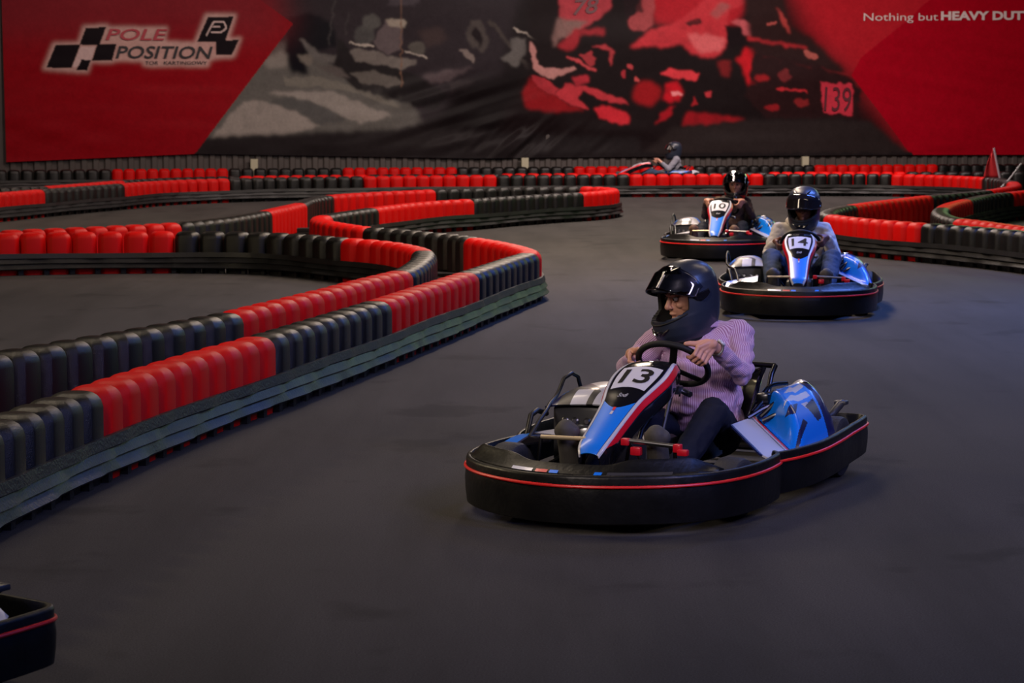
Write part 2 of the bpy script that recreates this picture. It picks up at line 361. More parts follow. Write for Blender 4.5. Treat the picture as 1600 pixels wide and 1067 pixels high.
ART = [  # colour as printed, blur, outline in the frame of the photo
 ((34, 30, 33), 6, [(380, -45), (820, -45), (780, 130), (640, 200), (400, 120)]),
 ((70, 69, 66), 3, [(380, 110), (436, 66), (470, 60), (540, 120), (640, 150), (660, 190), (600, 215), (300, 222), (320, 190)]),
 ((98, 95, 90), 2.5, [(408, 98), (438, 78), (452, 82), (450, 104), (420, 106)]),
 ((104, 100, 95), 1.8, [(415, 146), (460, 141), (520, 144), (580, 168), (614, 180), (568, 193), (529, 181), (490, 160), (451, 150)]),
 ((108, 103, 98), 1.8, [(380, 160), (400, 156), (432, 162), (475, 180), (499, 197), (440, 212), (330, 218), (350, 190)]),
 ((60, 60, 59), 2, [(452, 152), (500, 164), (540, 188), (500, 194), (470, 176), (420, 158)]),
 ((84, 82, 76), 1.3, [(444, 121), (490, 119), (550, 132), (626, 164), (622, 169), (550, 143), (490, 134), (448, 136)]),
 ((14, 14, 18), 2.5, [(450, 30), (482, 20), (520, 34), (528, 70), (482, 84), (480, 116), (456, 114), (446, 84)]),
 ((74, 72, 70), 1.5, [(468, 60), (476, 62), (498, 84), (526, 86), (524, 98), (502, 98), (486, 90), (476, 76)]),
 ((84, 80, 74), 1.5, [(466, 84), (488, 88), (486, 102), (470, 98)]),
 ((26, 24, 25), 2, [(530, 60), (560, 90), (660, 120), (700, 150), (680, 175), (560, 140), (520, 110)]),
 ((72, 69, 65), 1.2, [(547, 114), (580, 110), (612, 118), (630, 130), (610, 137), (568, 130)]),
 ((66, 62, 60), 1.5, [(494, 100), (530, 106), (548, 124), (520, 118)]),
 ((84, 80, 76), 1.2, [(547, 78), (560, 74), (612, 88), (649, 92), (649, 100), (628, 108), (592, 102), (556, 96)]),
 ((56, 56, 55), 1.5, E_(569, 55, 15, 17)), ((62, 62, 60), 1.5, E_(580, 34, 13, 13)), ((64, 62, 58), 1.2, E_(652, 75, 13, 11)),
 ((70, 63, 64), 1.2, [(583, 64), (592, 50), (603, 32), (624, 32), (629, 60), (626, 76), (610, 85), (592, 80)]),
 ((112, 106, 96), 1.2, [(604, 30), (626, 28), (634, 36), (630, 44), (608, 40)]),
 ((52, 48, 52), 1.5, [(606, 8), (646, 8), (656, 0), (660, -45), (600, -45), (608, 0)]),
 ((128, 122, 114), .8, ln(544, 66, 584, 73, 2.4)), ((128, 122, 114), .8, ln(630, 79, 668, 90, 2.4)),
 ((92, 70, 56), .9, ln(624, -45, 628, 135, 1.6)),
 ((54, 52, 52), 1.2, ln(522, 0, 514, 70, 2)), ((48, 46, 46), 1.2, ln(545, 20, 538, 55, 2)),
 ((66, 58, 60), 2, [(661, 118), (688, 111), (742, 104), (700, 128), (674, 130)]),
 ((54, 48, 50), 2, [(704, 128), (742, 126), (732, 140), (706, 146)]),
 ((48, 40, 40), 3, [(650, 50), (690, 42), (700, 62), (670, 74)]), ((92, 84, 80), 1, [(717, 78), (732, 76), (742, 92), (738, 98), (726, 88)]),
 ((56, 52, 50), 1.5, [(727, 54), (736, 33), (752, 30), (765, 66), (755, 82), (739, 73)]),
 ((24, 20, 22), 1.5, [(737, 54), (744, 40), (755, 62), (750, 74)]),
 ((50, 46, 44), 1.2, ln(764, 32, 830, 110, 6)), ((126, 120, 112), .8, ln(802, 44, 847, 65, 2.8)),
 ((72, 70, 68), 1.5, [(799, 60), (820, 60), (822, 80), (806, 104), (782, 92), (798, 80)]),
 ((16, 13, 14), 8, [(700, 130), (830, 110), (840, 250), (690, 250)]),
 ((20, 15, 16), 5, [(830, -45), (1220, -45), (1300, 80), (1425, 243), (760, 243), (820, 120)]),
 ((126, 44, 50), 1.5, [(866, -45), (956, -45), (955, 12), (936, 30), (884, 60), (876, 30)]),
 ((96, 74, 70), 2, [(874, 28), (920, 34), (896, 50), (872, 62), (866, 74), (862, 60)]),
 ((116, 30, 36), 2, [(868, 72), (900, 46), (944, 44), (946, 55), (912, 54), (892, 80)]),
 ((128, 22, 30), 4, [(1010, -45), (1220, -45), (1160, 20), (1150, 40), (1060, 40), (1022, 36)]),
 ((118, 50, 52), 1.5, [(982, 32), (990, 18), (1010, -20), (1024, -20), (1020, 40), (1006, 50), (986, 46)]),
 ((24, 16, 18), 1.5, [(976, -45), (1008, -45), (1004, 18), (990, 22), (980, 30), (974, 10)]),
 ((142, 38, 44), 2, [(982, 74), (1015, 48), (1060, 34), (1095, 5), (1130, -45), (1190, -45), (1160, 8), (1137, 18), (1136, 45), (1140, 62), (1127, 84), (1107, 92), (1082, 84), (1064, 70), (1025, 74)]),
 ((158, 74, 76), 2, [(1072, 52), (1110, 55), (1136, 62), (1126, 80), (1098, 84), (1084, 72)]),
 ((60, 22, 24), 1.2, [(1070, 34), (1094, 26), (1098, 34), (1080, 42)]),
 ((122, 62, 62), 2, [(1110, 22), (1126, 0), (1140, 10), (1122, 30)]),
 ((142, 66, 70), 1.5, [(1140, 34), (1162, 30), (1177, 40), (1175, 60), (1164, 56), (1156, 40)]),
 ((20, 14, 16), 1.5, [(1132, 40), (1154, 44), (1162, 68), (1140, 76)]),
 ((104, 18, 22), 2, [(815, 147), (830, 122), (866, 150), (912, 173), (860, 176), (820, 168)]),
 ((138, 40, 46), 1.2, [(866, 150), (884, 131), (920, 135), (972, 154), (982, 162), (950, 160), (912, 142), (902, 152), (922, 172), (900, 166)]),
 ((128, 36, 42), 1, [(832, 118), (852, 122), (874, 140), (866, 150), (848, 140), (834, 128)]),
 ((150, 32, 40), 1.5, [(927, 168), (950, 164), (982, 181), (983, 195), (958, 192), (938, 184)]),
 ((134, 94, 90), 1, [(827, 64), (832, 66), (842, 100), (856, 108), (897, 104), (901, 110), (862, 122), (846, 118), (834, 106)]),
 ((148, 54, 58), 1, ln(886, 89, 932, 111, 5)), ((120, 40, 44), 1, [(904, 86), (922, 80), (932, 92), (924, 104)]),
 ((128, 34, 42), 1.5, [(895, 122), (917, 117), (921, 130), (900, 134)]),
 ((112, 18, 22), 2.5, E_(1010, 146, 22, 19)), ((130, 44, 48), 1.2, [(922, 74), (944, 68), (960, 84), (956, 104), (950, 80), (934, 74)]),
 ((140, 50, 54), .9, E_(984, 104, 5, 5)), ((150, 60, 60), .9, E_(996, 124, 4, 5)), ((120, 34, 40), .9, E_(974, 116, 4, 7)),
 ((160, 44, 50), 1.2, [(1030, 114), (1044, 108), (1091, 114), (1087, 125), (1050, 122)]),
 ((146, 18, 28), 2, [(1040, 132), (1060, 128), (1068, 150), (1050, 162), (1036, 156)]),
 ((176, 104, 106), 1, [(1050, 142), (1068, 147), (1066, 152), (1050, 148)]),
 ((120, 18, 26), 1.5, [(1022, 196), (1034, 176), (1056, 164), (1046, 180)]),
 ((110, 18, 24), 2, [(1066, 197), (1074, 175), (1120, 180), (1170, 186), (1120, 194)]),
 ((150, 20, 28), 2, [(1152, 92), (1164, 76), (1190, 72), (1176, 96), (1172, 118), (1182, 134), (1170, 134), (1162, 116)]),
 ((86, 22, 24), 2, [(1120, 94), (1142, 96), (1140, 124), (1126, 118)]), ((120, 24, 30), 1, [(1080, 166), (1086, 150), (1090, 164)]), ((140, 40, 46), 1, [(1102, 142), (1110, 140), (1112, 152), (1106, 152)]),
 ((128, 20, 28), 14, [(1220, -45), (1700, -45), (1700, 260), (1440, 260), (1330, 118), (1270, 62)]),
 ((32, 20, 20), 3, [(1150, -45), (1222, -45), (1232, 40), (1270, 60), (1320, 110), (1300, 130), (1180, 110), (1170, 40)]),
 ((126, 46, 44), 1.5, [(1212, 12), (1222, 20), (1238, 52), (1230, 50)]), ((130, 60, 56), .9, ln(1198, 36, 1214, 35, 4)),
 ((122, 30, 34), 1.5, ln(1166, 60, 1262, 76, 5)), ((128, 66, 60), 1, E_(1266, 86, 12, 6, .5)), ((112, 26, 30), 1.5, ln(1190, 92, 1330, 118, 4)),
 ((30, 17, 18), 2, [(1178, 84), (1260, 96), (1325, 118), (1345, 140), (1340, 185), (1200, 185), (1165, 150)]),
 ((120, 24, 28), 1.5, E_(1190, 122, 12, 6)), ((84, 30, 32), 1.2, E_(1226, 118, 10, 9)), ((140, 32, 38), .9, ln(1212, 139, 1262, 143, 4)),
 ((104, 22, 26), 1.2, E_(1206, 168, 12, 4)), ((96, 26, 28), 1.2, E_(1252, 160, 10, 6)),
 ((144, 38, 50), .9, [(1279, 128), (1330, 132), (1333, 140), (1333, 180), (1286, 176), (1284, 146)]),
 ((31, 26, 26), 3, [(1050, 200), (1170, 188), (1290, 186), (1360, 190), (1425, 243), (1000, 243)]),
 ((120, 2, 20), .5, [(1425, 244), (1369, 169), (1330, 118), (1345, 90), (1420, 30), (1500, -45), (1700, -45), (1700, 260), (1438, 262)]),
 ((26, 23, 24), 3, [(290, 216), (640, 200), (1000, 216), (1000, 262), (270, 262)]),
 ((104, 8, 16), .5, [(-30, -45), (390, -45), (405, -2), (458, 37), (305, 240), (250, 262), (-30, 262)]),
 ((92, 22, 28), 20, [(-30, -45), (420, -45), (450, 40), (420, 60), (-30, 60)]),
 ((24, 21, 22), 1, [(306, 239), (1700, 238), (1700, 270), (270, 270)]),
 ((120, 2, 20), .5, [(1423, 236), (1700, 236), (1700, 262), (1440, 262)]),
]
HALO = [[(66, 109), (83, 66), (122, 66), (130, 40), (170, 38), (160, 66), (186, 66), (178, 98), (143, 98), (138, 114), (116, 113)], [(160, 66), (168, 42), (262, 42), (258, 64), (336, 68), (334, 94), (180, 96)], [(222, 94), (328, 92), (326, 104), (224, 104)], [(303, 68), (321, 22), (370, 22), (358, 60), (378, 58), (366, 90), (334, 92), (340, 68)]]
BLACKS = [[(72, 106), (87, 70), (126, 69), (112, 106)], [(124, 70), (134, 44), (166, 42), (155, 71)], [(152, 69), (182, 69), (175, 95), (143, 95)], [(119, 110), (126, 92), (141, 94), (135, 110)],
          [(308, 65), (325, 26), (365, 26), (352, 65)], [(338, 64), (374, 62), (362, 86), (338, 86)]]
def build_banner():
    st = 1.3; xs = np.arange(4, 1650, st); nv = 226
    bx = [0, 12, 305, 745, 1100, 1425, 1700]; by = [253.5, 253, 240.5, 247.5, 244, 242, 241.5]
    bot = np.interp(xs, bx, by); V = np.linspace(0, 1, nv)[:, None]; Y = -42+V*(bot[None, :]+42)
    X = np.repeat(xs[None, :], nv, 0)+((Y-0)/253*7.5-1.5)*np.clip(1-(xs[None, :]-4)/300, 0, 1)
    img = np.tile(np.array(lin((22, 19, 20))), (nv, len(xs), 1))
    for c, bl, poly in ART:
        wx = X+(vnoise(X, Y, 7, 11)-.5)*5*(bl > .6); wy = Y+(vnoise(X, Y, 7, 12)-.5)*5*(bl > .6)
        m = gblur(pip(poly, wx, wy).astype(float), (bl*1.15 if bl > .6 else bl)/st); m = m*(.80+.42*vnoise(X, Y, 11, 13+len(poly)) if .6 < bl < 2.4 else 1); m = np.clip(m, 0, 1); img = img*(1-m[..., None])+np.array(lin(c))*m[..., None]
    m = np.zeros(X.shape)
    for h in HALO: m = np.maximum(m, pip(h, X, Y).astype(float))
    m = np.clip(gblur(m, 3.2/st)*1.15, 0, 1)*.84; img = img*(1-m[..., None])+np.array(lin((146, 122, 116)))*m[..., None]
    for p in BLACKS:
        m = gblur(pip(p, X, Y).astype(float), .6/st); img = img*(1-m[..., None])+np.array(lin((17, 13, 16)))*m[..., None]
    for c, p in [((150, 130, 128), [(126, 73), (149, 73), (143, 93), (121, 104), (113, 104)]), ((16, 12, 15), [(120, 110), (127, 93), (142, 94), (136, 110)])]:
        m = gblur(pip(p, X, Y).astype(float), .6/st); img = img*(1-m[..., None])+np.array(lin(c))*m[..., None]
    for p in [ln(322, 56, 334, 34, 2.4), ln(333, 34, 350, 34, 2.6), ln(350, 34, 354, 44, 2.6), ln(354, 44, 346, 50, 2.6), ln(346, 50, 330, 50, 2.6), ln(330, 42, 344, 42, 2)]:
        m = gblur(pip(p, X, Y).astype(float), .5/st)*.75; img = img*(1-m[..., None])+np.array(lin((168, 150, 146)))*m[..., None]
    gr = (vnoise(X, Y, 2.4, 1)-.5)*.16+(vnoise(X, Y, 9, 2)-.5)*.10; img = np.clip(img*(1+gr[..., None]), 0, 1)
    img = np.clip((img-.0012)*1.75, 0.001, .85)
    # hanging folds in the vinyl
    def fold(X, Y):
        a = math.radians(-17); U = X*math.cos(a)+Y*math.sin(a); Wd = -X*math.sin(a)+Y*math.cos(a)
        m1 = np.exp(-((X-690)/120)**2-((Y-185)/52)**2)
        f = m1*(vnoise(U, Wd*6, 80, 3)-.5)*.12
        m2 = np.exp(-((X-830)/90)**2-((Y-222)/30)**2); a = math.radians(-42); U = X*math.cos(a)+Y*math.sin(a); Wd = -X*math.sin(a)+Y*math.cos(a)
        f = f+m2*(vnoise(U, Wd*5, 50, 4)-.5)*.15
        m3 = np.exp(-((X-200)/170)**2-((Y-130)/60)**2); f = f+m3*(vnoise(X, Y*6, 90, 5)-.5)*.02
        m4 = np.exp(-((X-1500)/170)**2-((Y-110)/60)**2); f = f+m4*(vnoise(X, Y*6-X*1.1, 90, 6)-.5)*.05
        f = f+(vnoise(X, Y*2.2, 120, 7)-.5)*.05+np.clip((Y-150)/100, 0, 1)*(vnoise(X, Y*3.5, 70, 8)-.5)*.05
        return f
    Fd = fold(X, Y); o2 = WA+WN*.09
    dx = (X-800)/FPX; dy = -(Y-533.5)/FPX; D1 = math.cos(PITCH)+dy*math.sin(PITCH); D2 = -math.sin(PITCH)+dy*math.cos(PITCH)
    t = np.dot(o2, WN)/(dx*WN[0]+D1*WN[1]); P = np.stack([dx*t+WN[0]*Fd, D1*t+WN[1]*Fd, CAMH+D2*t], -1)
    nx = len(xs); me = bpy.data.meshes.new('banner'); me.vertices.add(nv*nx); me.vertices.foreach_set('co', P.reshape(-1))
    i = np.arange(nv-1)[:, None]*nx+np.arange(nx-1)[None, :]; q = np.stack([i, i+nx, i+nx+1, i+1], -1).reshape(-1)
    nf = (nv-1)*(nx-1); me.loops.add(nf*4); me.loops.foreach_set('vertex_index', q.astype(np.int32))
    me.polygons.add(nf); me.polygons.foreach_set('loop_start', np.arange(0, nf*4, 4, dtype=np.int32))
    me.polygons.foreach_set('use_smooth', np.ones(nf, bool)); me.update(calc_edges=True)
    ca = me.color_attributes.new('print', 'FLOAT_COLOR', 'POINT'); ca.data.foreach_set('color', np.concatenate([img, np.ones(img.shape[:2]+(1,))], -1).reshape(-1).astype(np.float32))
    m = mat('printed_vinyl', (.1, .1, .1), .45, spec=.07); nt = m.node_tree; at = nt.nodes.new('ShaderNodeAttribute'); at.attribute_name = 'print'
    nt.links.new(at.outputs['Color'], nt.nodes['Principled BSDF'].inputs['Base Color']); me.materials.append(m)
    o = link('banner', me); tag(o, 'huge red, black and grey printed banner of racing karts hanging across the back wall', 'banner')
    def place(cx, cy, rise=0., off=.115):
        """photo position of a word's centre -> mapping of its own metres onto the banner"""
        c = wall_pt(cx, cy, off)
        def f(x, y):
            X0 = cx+x*FPX/math.hypot(c[0], c[1]); Y0 = cy-y*FPX/math.hypot(c[0], c[1])
            k = float(fold(np.array([X0]), np.array([Y0]))[0]); yy = y+x*rise
            return (c[0]+WD[0]*x+WN[0]*k, c[1]+WD[1]*x+WN[1]*k, c[2]+yy)
        return f
    def word(txt, x0, x1, y0, y1, m, shear=0., rise=0., bold=0., lab=None):
        a = wall_pt(x0, (y0+y1)/2); b = wall_pt(x1, (y0+y1)/2); c = wall_pt((x0+x1)/2, y0); d = wall_pt((x0+x1)/2, y1)
        t = put_text('lettering', txt, .3, place((x0+x1)/2, (y0+y1)/2, rise), m, o, shear=shear, bold=bold, fit=(math.hypot(b[0]-a[0], b[1]-a[1]), c[2]-d[2]))
        if lab: t['label'] = lab
    ink = mat('print_black', (.012, .010, .012), .45); rd = mat('print_red', (.34, .03, .045), .45); wh = mat('print_white', (.62, .52, .50), .45)
    word('POLE', 165, 262, 45, 63, rd, .25, .0, .004, 'dark red lettering POLE'); word('POSITION', 181, 333, 72, 91.5, ink, .25, .0, .004, 'black lettering POSITION')
    word('TOR', 227, 247, 95.5, 101, ink, .1, 0, .001); word('KARTINGOWY', 256, 324, 95.5, 101, ink, .1, 0, .001)
    word('Nothing but', 1350, 1466, 20.5, 36, wh, 0, .012, .0, 'white lettering'); word('HEAVY DUTY', 1471, 1616, 17.5, 31.5, wh, 0, .012, .012, 'bold white lettering')
    word('139', 1288, 1330, 136, 174, mat('print_plum', (.09, .012, .02), .45), .05, -.03, .0, 'dark race number 139')
    word('78', 896, 936, -2, 22, mat('print_wine', (.10, .018, .024), .45), .2, .1, .004, 'dark race number 78')
build_banner()
# ================================================================== BARRIERS
PITCHB = .25; BH = .425; BD = .115   # block pitch, height, half depth
def block_template():
    # cross sections of one hollow plastic block, from the ground up; chamfered corners, domed top
    rows = []
    def ring(z, hx, hy, c):
        e = .12*c; q = [(hx-c-e, -hy), (hx-c+e, -hy+e*.8), (hx-e*.8, -hy+c-e), (hx, -hy+c+e)]
        pts = q+[(x, -y) for x, y in q[::-1]]+[(-x, -y) for x, y in q]+[(-x, y) for x, y in q[::-1]]
        rows.append([(x, y, z) for x, y in pts])
    ring(.0, .104, .098, .045); ring(.055, .106, .102, .045); ring(.075, .1195, BD, .050); ring(.355, .1195, BD, .050); ring(.385, .1135, BD-.008, .048)
    ring(.406, .100, BD-.024, .042); ring(.420, .080, BD-.044, .034); ring(.425, .055, BD-.066, .022)
    vs = [p for r in rows for p in r]; n = 16; fs = [tuple(range(n))[::-1], tuple((len(rows)-1)*n+k for k in range(n))]
    for i in range(len(rows)-1):
        for k in range(n): fs.append((i*n+k, i*n+(k+1) % n, (i+1)*n+(k+1) % n, (i+1)*n+k))
    return np.array(vs), fs
BV, BF = block_template()
def catmull(P, n=14):
    P = [np.array(p, float) for p in P]; Q = [2*P[0]-P[1]]+P+[2*P[-1]-P[-2]]; out = []
    for i in range(1, len(Q)-2):
        p0, p1, p2, p3 = Q[i-1:i+3]; t0 = 0; t1 = t0+np.linalg.norm(p1-p0)**.5; t2 = t1+np.linalg.norm(p2-p1)**.5; t3 = t2+np.linalg.norm(p3-p2)**.5
        for k in range(n):
            t = t1+(t2-t1)*k/n; A1 = (t1-t)/(t1-t0)*p0+(t-t0)/(t1-t0)*p1; A2 = (t2-t)/(t2-t1)*p1+(t-t1)/(t2-t1)*p2; A3 = (t3-t)/(t3-t2)*p2+(t-t2)/(t3-t2)*p3
            B1 = (t2-t)/(t2-t0)*A1+(t-t0)/(t2-t0)*A2; B2 = (t3-t)/(t3-t1)*A2+(t-t1)/(t3-t1)*A3; out.append((t2-t)/(t2-t1)*B1+(t-t1)/(t2-t1)*B2)
    out.append(P[-1]); return np.array(out), n
def barrier_line(secs, side, sigma=.15, group='', rail=True, maxn=10):
    """secs: list of (colour, label, photo points of the block tops). side +1: rail on the left of the running direction, -1: on the right"""
    pts = []; marks = [0]
    for c, lab, pp in secs:
        pts += [un(x, y, BH)[:2] for x, y in (pp if not pts else pp[1:])]; marks.append(len(pts)-1)
    C, n = catmull(pts); mk = [m*n for m in marks]
    # equal spacing, then smooth out the tracing noise
    s = np.concatenate([[0], np.cumsum(np.linalg.norm(np.diff(C, axis=0), axis=1))]); step = .05; ss = np.arange(0, s[-1], step)
    R = np.stack([np.interp(ss, s, C[:, k]) for k in (0, 1)], -1); r = int(3*sigma/step)+1; kk = np.exp(-.5*((np.arange(-r, r+1)*step)/sigma)**2); kk /= kk.sum()
    Pd = np.concatenate([2*R[0]-R[r:0:-1], R, 2*R[-1]-R[-2:-r-2:-1]]); R = sum(kk[i]*Pd[i:i+len(R)] for i in range(2*r+1))
    s2 = np.concatenate([[0], np.cumsum(np.linalg.norm(np.diff(R, axis=0), axis=1))]); ratio = s2[-1]/s[-1]
    bs = [np.interp(s[m], ss, s2) for m in mk]
    def P(a): 
        a_ = np.clip(a, 0, s2[-1]); return np.array([np.interp(a_, s2, R[:, 0]), np.interp(a_, s2, R[:, 1])])
    def T(a):
        d = P(a+.12)-P(a-.12); return d/np.linalg.norm(d)
    def fr(a, off): 
        t = T(a); return P(a)+np.array([-t[1], t[0]])*off
    for i, (c, lab, pp) in enumerate(secs):
        a0, a1 = bs[i], bs[i+1]; L = a1-a0; nb = max(1, round(L/PITCHB)); pit = L/nb; base = P((a0+a1)/2)
        root = empty('barrier_section', (base[0], base[1], 0)); tag(root, lab, 'barrier', group)
        m = M['red_plastic'] if c == 'r' else M['black_plastic']
        for k in range(nb):
            ac = a0+(k+.5)*pit; ct = fr(ac, 0); k0 = .985*pit/PITCHB
            vs = []
            for (x, y, z) in BV:
                q = fr(ac+x*k0*.9999, y); vs.append((q[0]-base[0], q[1]-base[1], z))
            o = mesh_obj('block', vs, BF, m, root, True); sharpen(o.data, 27)
        if rail:
            mb = MB(); prof = [(.215, .112), (.217, .132), (.169, .146), (.164, .130), (.118, .157), (.113, .139), (.066, .170), (.056, .162), (.056, .118)]
            ns = max(4, int(L/.083)); vs = []; fs = []; npf = len(prof)
            for j in range(ns+1):
                a = a0+L*j/ns
                for q, (z, off) in enumerate(prof):
                    ph = (a/.62+.33*(q//3)) % 1.0; e = .014*(ph**1.5) if q not in (0, 8) else 0
                    zz = z+.004*math.sin(a*2.3+q//3)
                    p = fr(a, side*(off+e)); vs.append((p[0]-base[0], p[1]-base[1], zz))
            for j in range(ns):
                for q in range(npf-1): fs.append((j*npf+q, j*npf+q+1, (j+1)*npf+q+1, (j+1)*npf+q))
            mb.add(vs, fs)
            for k in range(nb):
                a = a0+k*pit; q = [fr(a+d, side*e) for d, e in ((-.03, .090), (.03, .090), (.026, .122), (-.026, .122))]
                mb.add([(p[0]-base[0], p[1]-base[1], z) for z in (0., .085) for p in q], [(3, 2, 1, 0), (4, 5, 6, 7), (0, 1, 5, 4), (1, 2, 6, 5), (2, 3, 7, 6), (3, 0, 4, 7)])
            mb.build('rubber_rail', M['rail_rubber'], root, angle=24)
A = [
 ('r', 'red barrier section cut by the left edge, lowest and nearest of all', [(-310, 770), (-200, 728), (-100, 690)]),
 ('k', 'black barrier section at the left edge, in front of the nearest red one', [(-100, 690), (13, 648), (78, 624), (131, 607)]),
 ('r', 'large red barrier section nearest the camera, directly above the track edge at left', [(131, 607), (222, 577), (310, 550), (406, 524)]),
 ('k', 'black barrier section between the two big red ones on the near track edge', [(406, 524), (470, 505), (530, 487), (590, 469)]),
 ('r', 'red barrier section left of the black rounded end of the near track edge', [(590, 469), (640, 453), (685, 439), (729, 425)]),
 ('k', 'black barrier section leading up to the rounded tip beside the open track', [(729, 425), (765, 413.5), (800, 402), (825, 394.5)]),
 ('r', 'red barrier section curving back around the tip of the near island', [(825, 394.5), (827, 391), (818, 387.5), (801, 382.5), (778, 377.5), (757, 374), (738, 371)]),
 ('k', 'long black barrier section seen from its smooth inner side, behind the near island', [(738, 371), (707, 366), (662, 362), (625, 358), (600, 356), (574, 354.5)]),
 ('r', 'red barrier section curling around the inner end of the narrow island', [(574, 354.5), (545, 350.5), (520, 346.5), (505, 343), (498.5, 340), (500, 337.5), (508, 335.8)]),
 ('k', 'black barrier section just right of the curled red one, in a tight bend', [(508, 335.8), (520, 333.5), (547, 329.5), (581, 324.5)]),
 ('r', 'red barrier section in the middle distance, left part of the front of the central island', [(581, 324.5), (604, 321.5), (629, 318.5), (660, 315.5), (691, 313.2), (734, 310.8)]),
 ('k', 'black barrier section with pale caps on the front of the central island', [(734, 310.8), (779, 307.5), (831, 304.3), (867, 302.3), (906, 300.5)]),
 ('r', 'red barrier section wrapping the rounded tip of the central island', [(906, 300.5), (929, 298.9), (946, 297.4), (956, 295.6), (956, 294), (948, 292.8), (930, 291.6), (906, 291.3)]),
 ('k', 'black barrier section along the back of the central island', [(906, 291.3), (877, 291.4), (830, 291.8), (777, 293), (731, 294.2), (676, 295.8)]),
 ('r', 'red barrier section along the back of the central island, behind the other red one', [(676, 295.8), (629, 298), (592, 299.6), (547, 302.2), (512, 305)]),
 ('k', 'dark grey barrier section in the bend left of the central island', [(512, 305), (497, 307.5), (484, 310), (474, 313), (468, 316.8)]),
 ('r', 'narrow looking red barrier section just left of the dark bend', [(468, 316.8), (454, 320), (439, 323.3), (425, 326.3), (413, 329.3)]),
 ('k', 'black barrier section rising behind the left pocket, left of a short red run', [(413, 329.3), (394, 333), (371, 337), (345, 340.7), (309, 344.4), (277, 347.4)]),
 ('r', 'red barrier section behind another red one at the left, the farther of the pair', [(277, 347.4), (240, 349.5), (185, 352.2), (122, 355), (55, 357.7), (-34, 361.4)]),
 ('k', 'black barrier section running out of the picture at the left, far side of the pocket', [(-34, 361.4), (-120, 364.5), (-290, 370)]),
]
B = [
 ('r', 'red barrier section outside the left edge, on the inner line', [(-330, 612), (-170, 582), (-42, 557.5)]),
 ('k', 'black barrier section with worn tops at the left, behind the nearest line', [(-42, 557.5), (93, 534), (179, 520), (255, 506.5), (319, 495), (361, 487)]),
 ('r', 'red barrier section of the inner line, left half of its long red run', [(361, 487), (392, 479), (424, 471.5), (453, 465), (487, 456.5)]),
 ('r', 'red barrier section of the inner line, right half of its long red run', [(487, 456.5), (517, 449.5), (554, 439.5), (595, 429.5), (627, 422)]),
 ('k', 'black barrier section bent tightly at the tip of the left pocket', [(627, 422), (640, 415.5), (651, 408.5), (659, 401.5), (663, 395.5), (661, 390.5)]),
 ('r', 'red barrier section curving inside the tip of the left pocket', [(661, 390.5), (651, 386), (636, 382.5), (619, 379.3), (600, 376.7), (575, 374.2), (541, 371.8)]),
 ('k', 'long black barrier section closing the far side of the left pocket', [(541, 371.8), (509, 368.9), (466, 365.5), (412, 362.8), (355, 361.6), (273, 361.2)]),
 ('r', 'red barrier section at the far side of the left pocket, nearer of the red pair', [(273, 361.2), (219, 361.5), (146, 362.1), (74, 363), (0, 364.2), (-100, 366.5)]),
]
C = [
 ('k', 'black barrier section beyond the left edge on the far track line', [(-190, 314), (-110, 308.5), (-40, 303.7)]),
 ('r', 'red barrier section at the far left edge of the far track line', [(-40, 303.7), (0, 300.9), (27, 298.5), (62, 295.8)]),
 ('k', 'dark barrier section at the far left with a red strip of tops behind it', [(62, 295.8), (100, 293), (145, 289.8), (188, 286.8)]),
 ('r', 'bright red barrier section left on the far track line, under the banner logo', [(188, 286.8), (235, 283.2), (269, 281.4), (306, 280), (356, 278.7)]),
 ('k', 'black barrier section on the far track line with red tops peeking over it, left one', [(356, 278.7), (426, 277), (491, 276), (567, 275.2)]),
 ('r', 'bright red barrier section on the far track line above the central island', [(567, 275.2), (640, 274.3), (710, 273.6), (775.6, 273.2)]),
 ('k', 'black barrier section on the far track line below the nose of the far kart', [(775.6, 273.2), (880, 272.8), (983, 272.4)]),
 ('r', 'bright red barrier section on the far track line behind kart 10', [(983, 272.4), (1090, 271.8), (1192, 271.5)]),
 ('k', 'black barrier section on the far track line behind the driver of kart 14', [(1192, 271.5), (1290, 271.3), (1396, 271.6)]),
 ('r', 'bright red barrier section on the far track line just left of the flag', [(1396, 271.6), (1442, 272.7), (1490, 274.3), (1544, 276.8)]),
 ('k', 'black barrier section in the bend below the red flag', [(1544, 276.8), (1558, 278), (1572, 280), (1583, 283.5)]),
 ('r', 'faded red barrier section wrapping the end of the right island', [(1583, 283.5), (1587, 286.6), (1584, 289.8), (1572, 292.4), (1558, 294.8), (1546, 296.8)]),
 ('k', 'black barrier section on the near side of the right island, seen from behind', [(1546, 296.8), (1522, 299), (1491, 301.8), (1470, 303.3), (1448, 305.3)]),
 ('r', 'red barrier section of the right island seen from its smooth inner side', [(1448, 305.3), (1424, 308.2), (1408, 310.3), (1378, 313.3), (1354, 316.5), (1328, 320)]),
 ('k', 'black barrier section in the tight bend behind the grey hood', [(1328, 320), (1314, 322.8), (1302, 325.6), (1293, 329), (1290, 332), (1293, 334.8)]),
 ('r', 'red barrier section right beside the driver of kart 14', [(1293, 334.8), (1326, 338.8), (1364, 342.3), (1394, 344.8), (1446, 348.6)]),
 ('k', 'black barrier section with blue glints at the right edge of the track', [(1446, 348.6), (1484, 351), (1530, 354.4), (1576, 358.5), (1650, 366)]),
 ('r', 'red barrier section beyond the right edge', [(1650, 366), (1730, 376), (1810, 388)]),
]
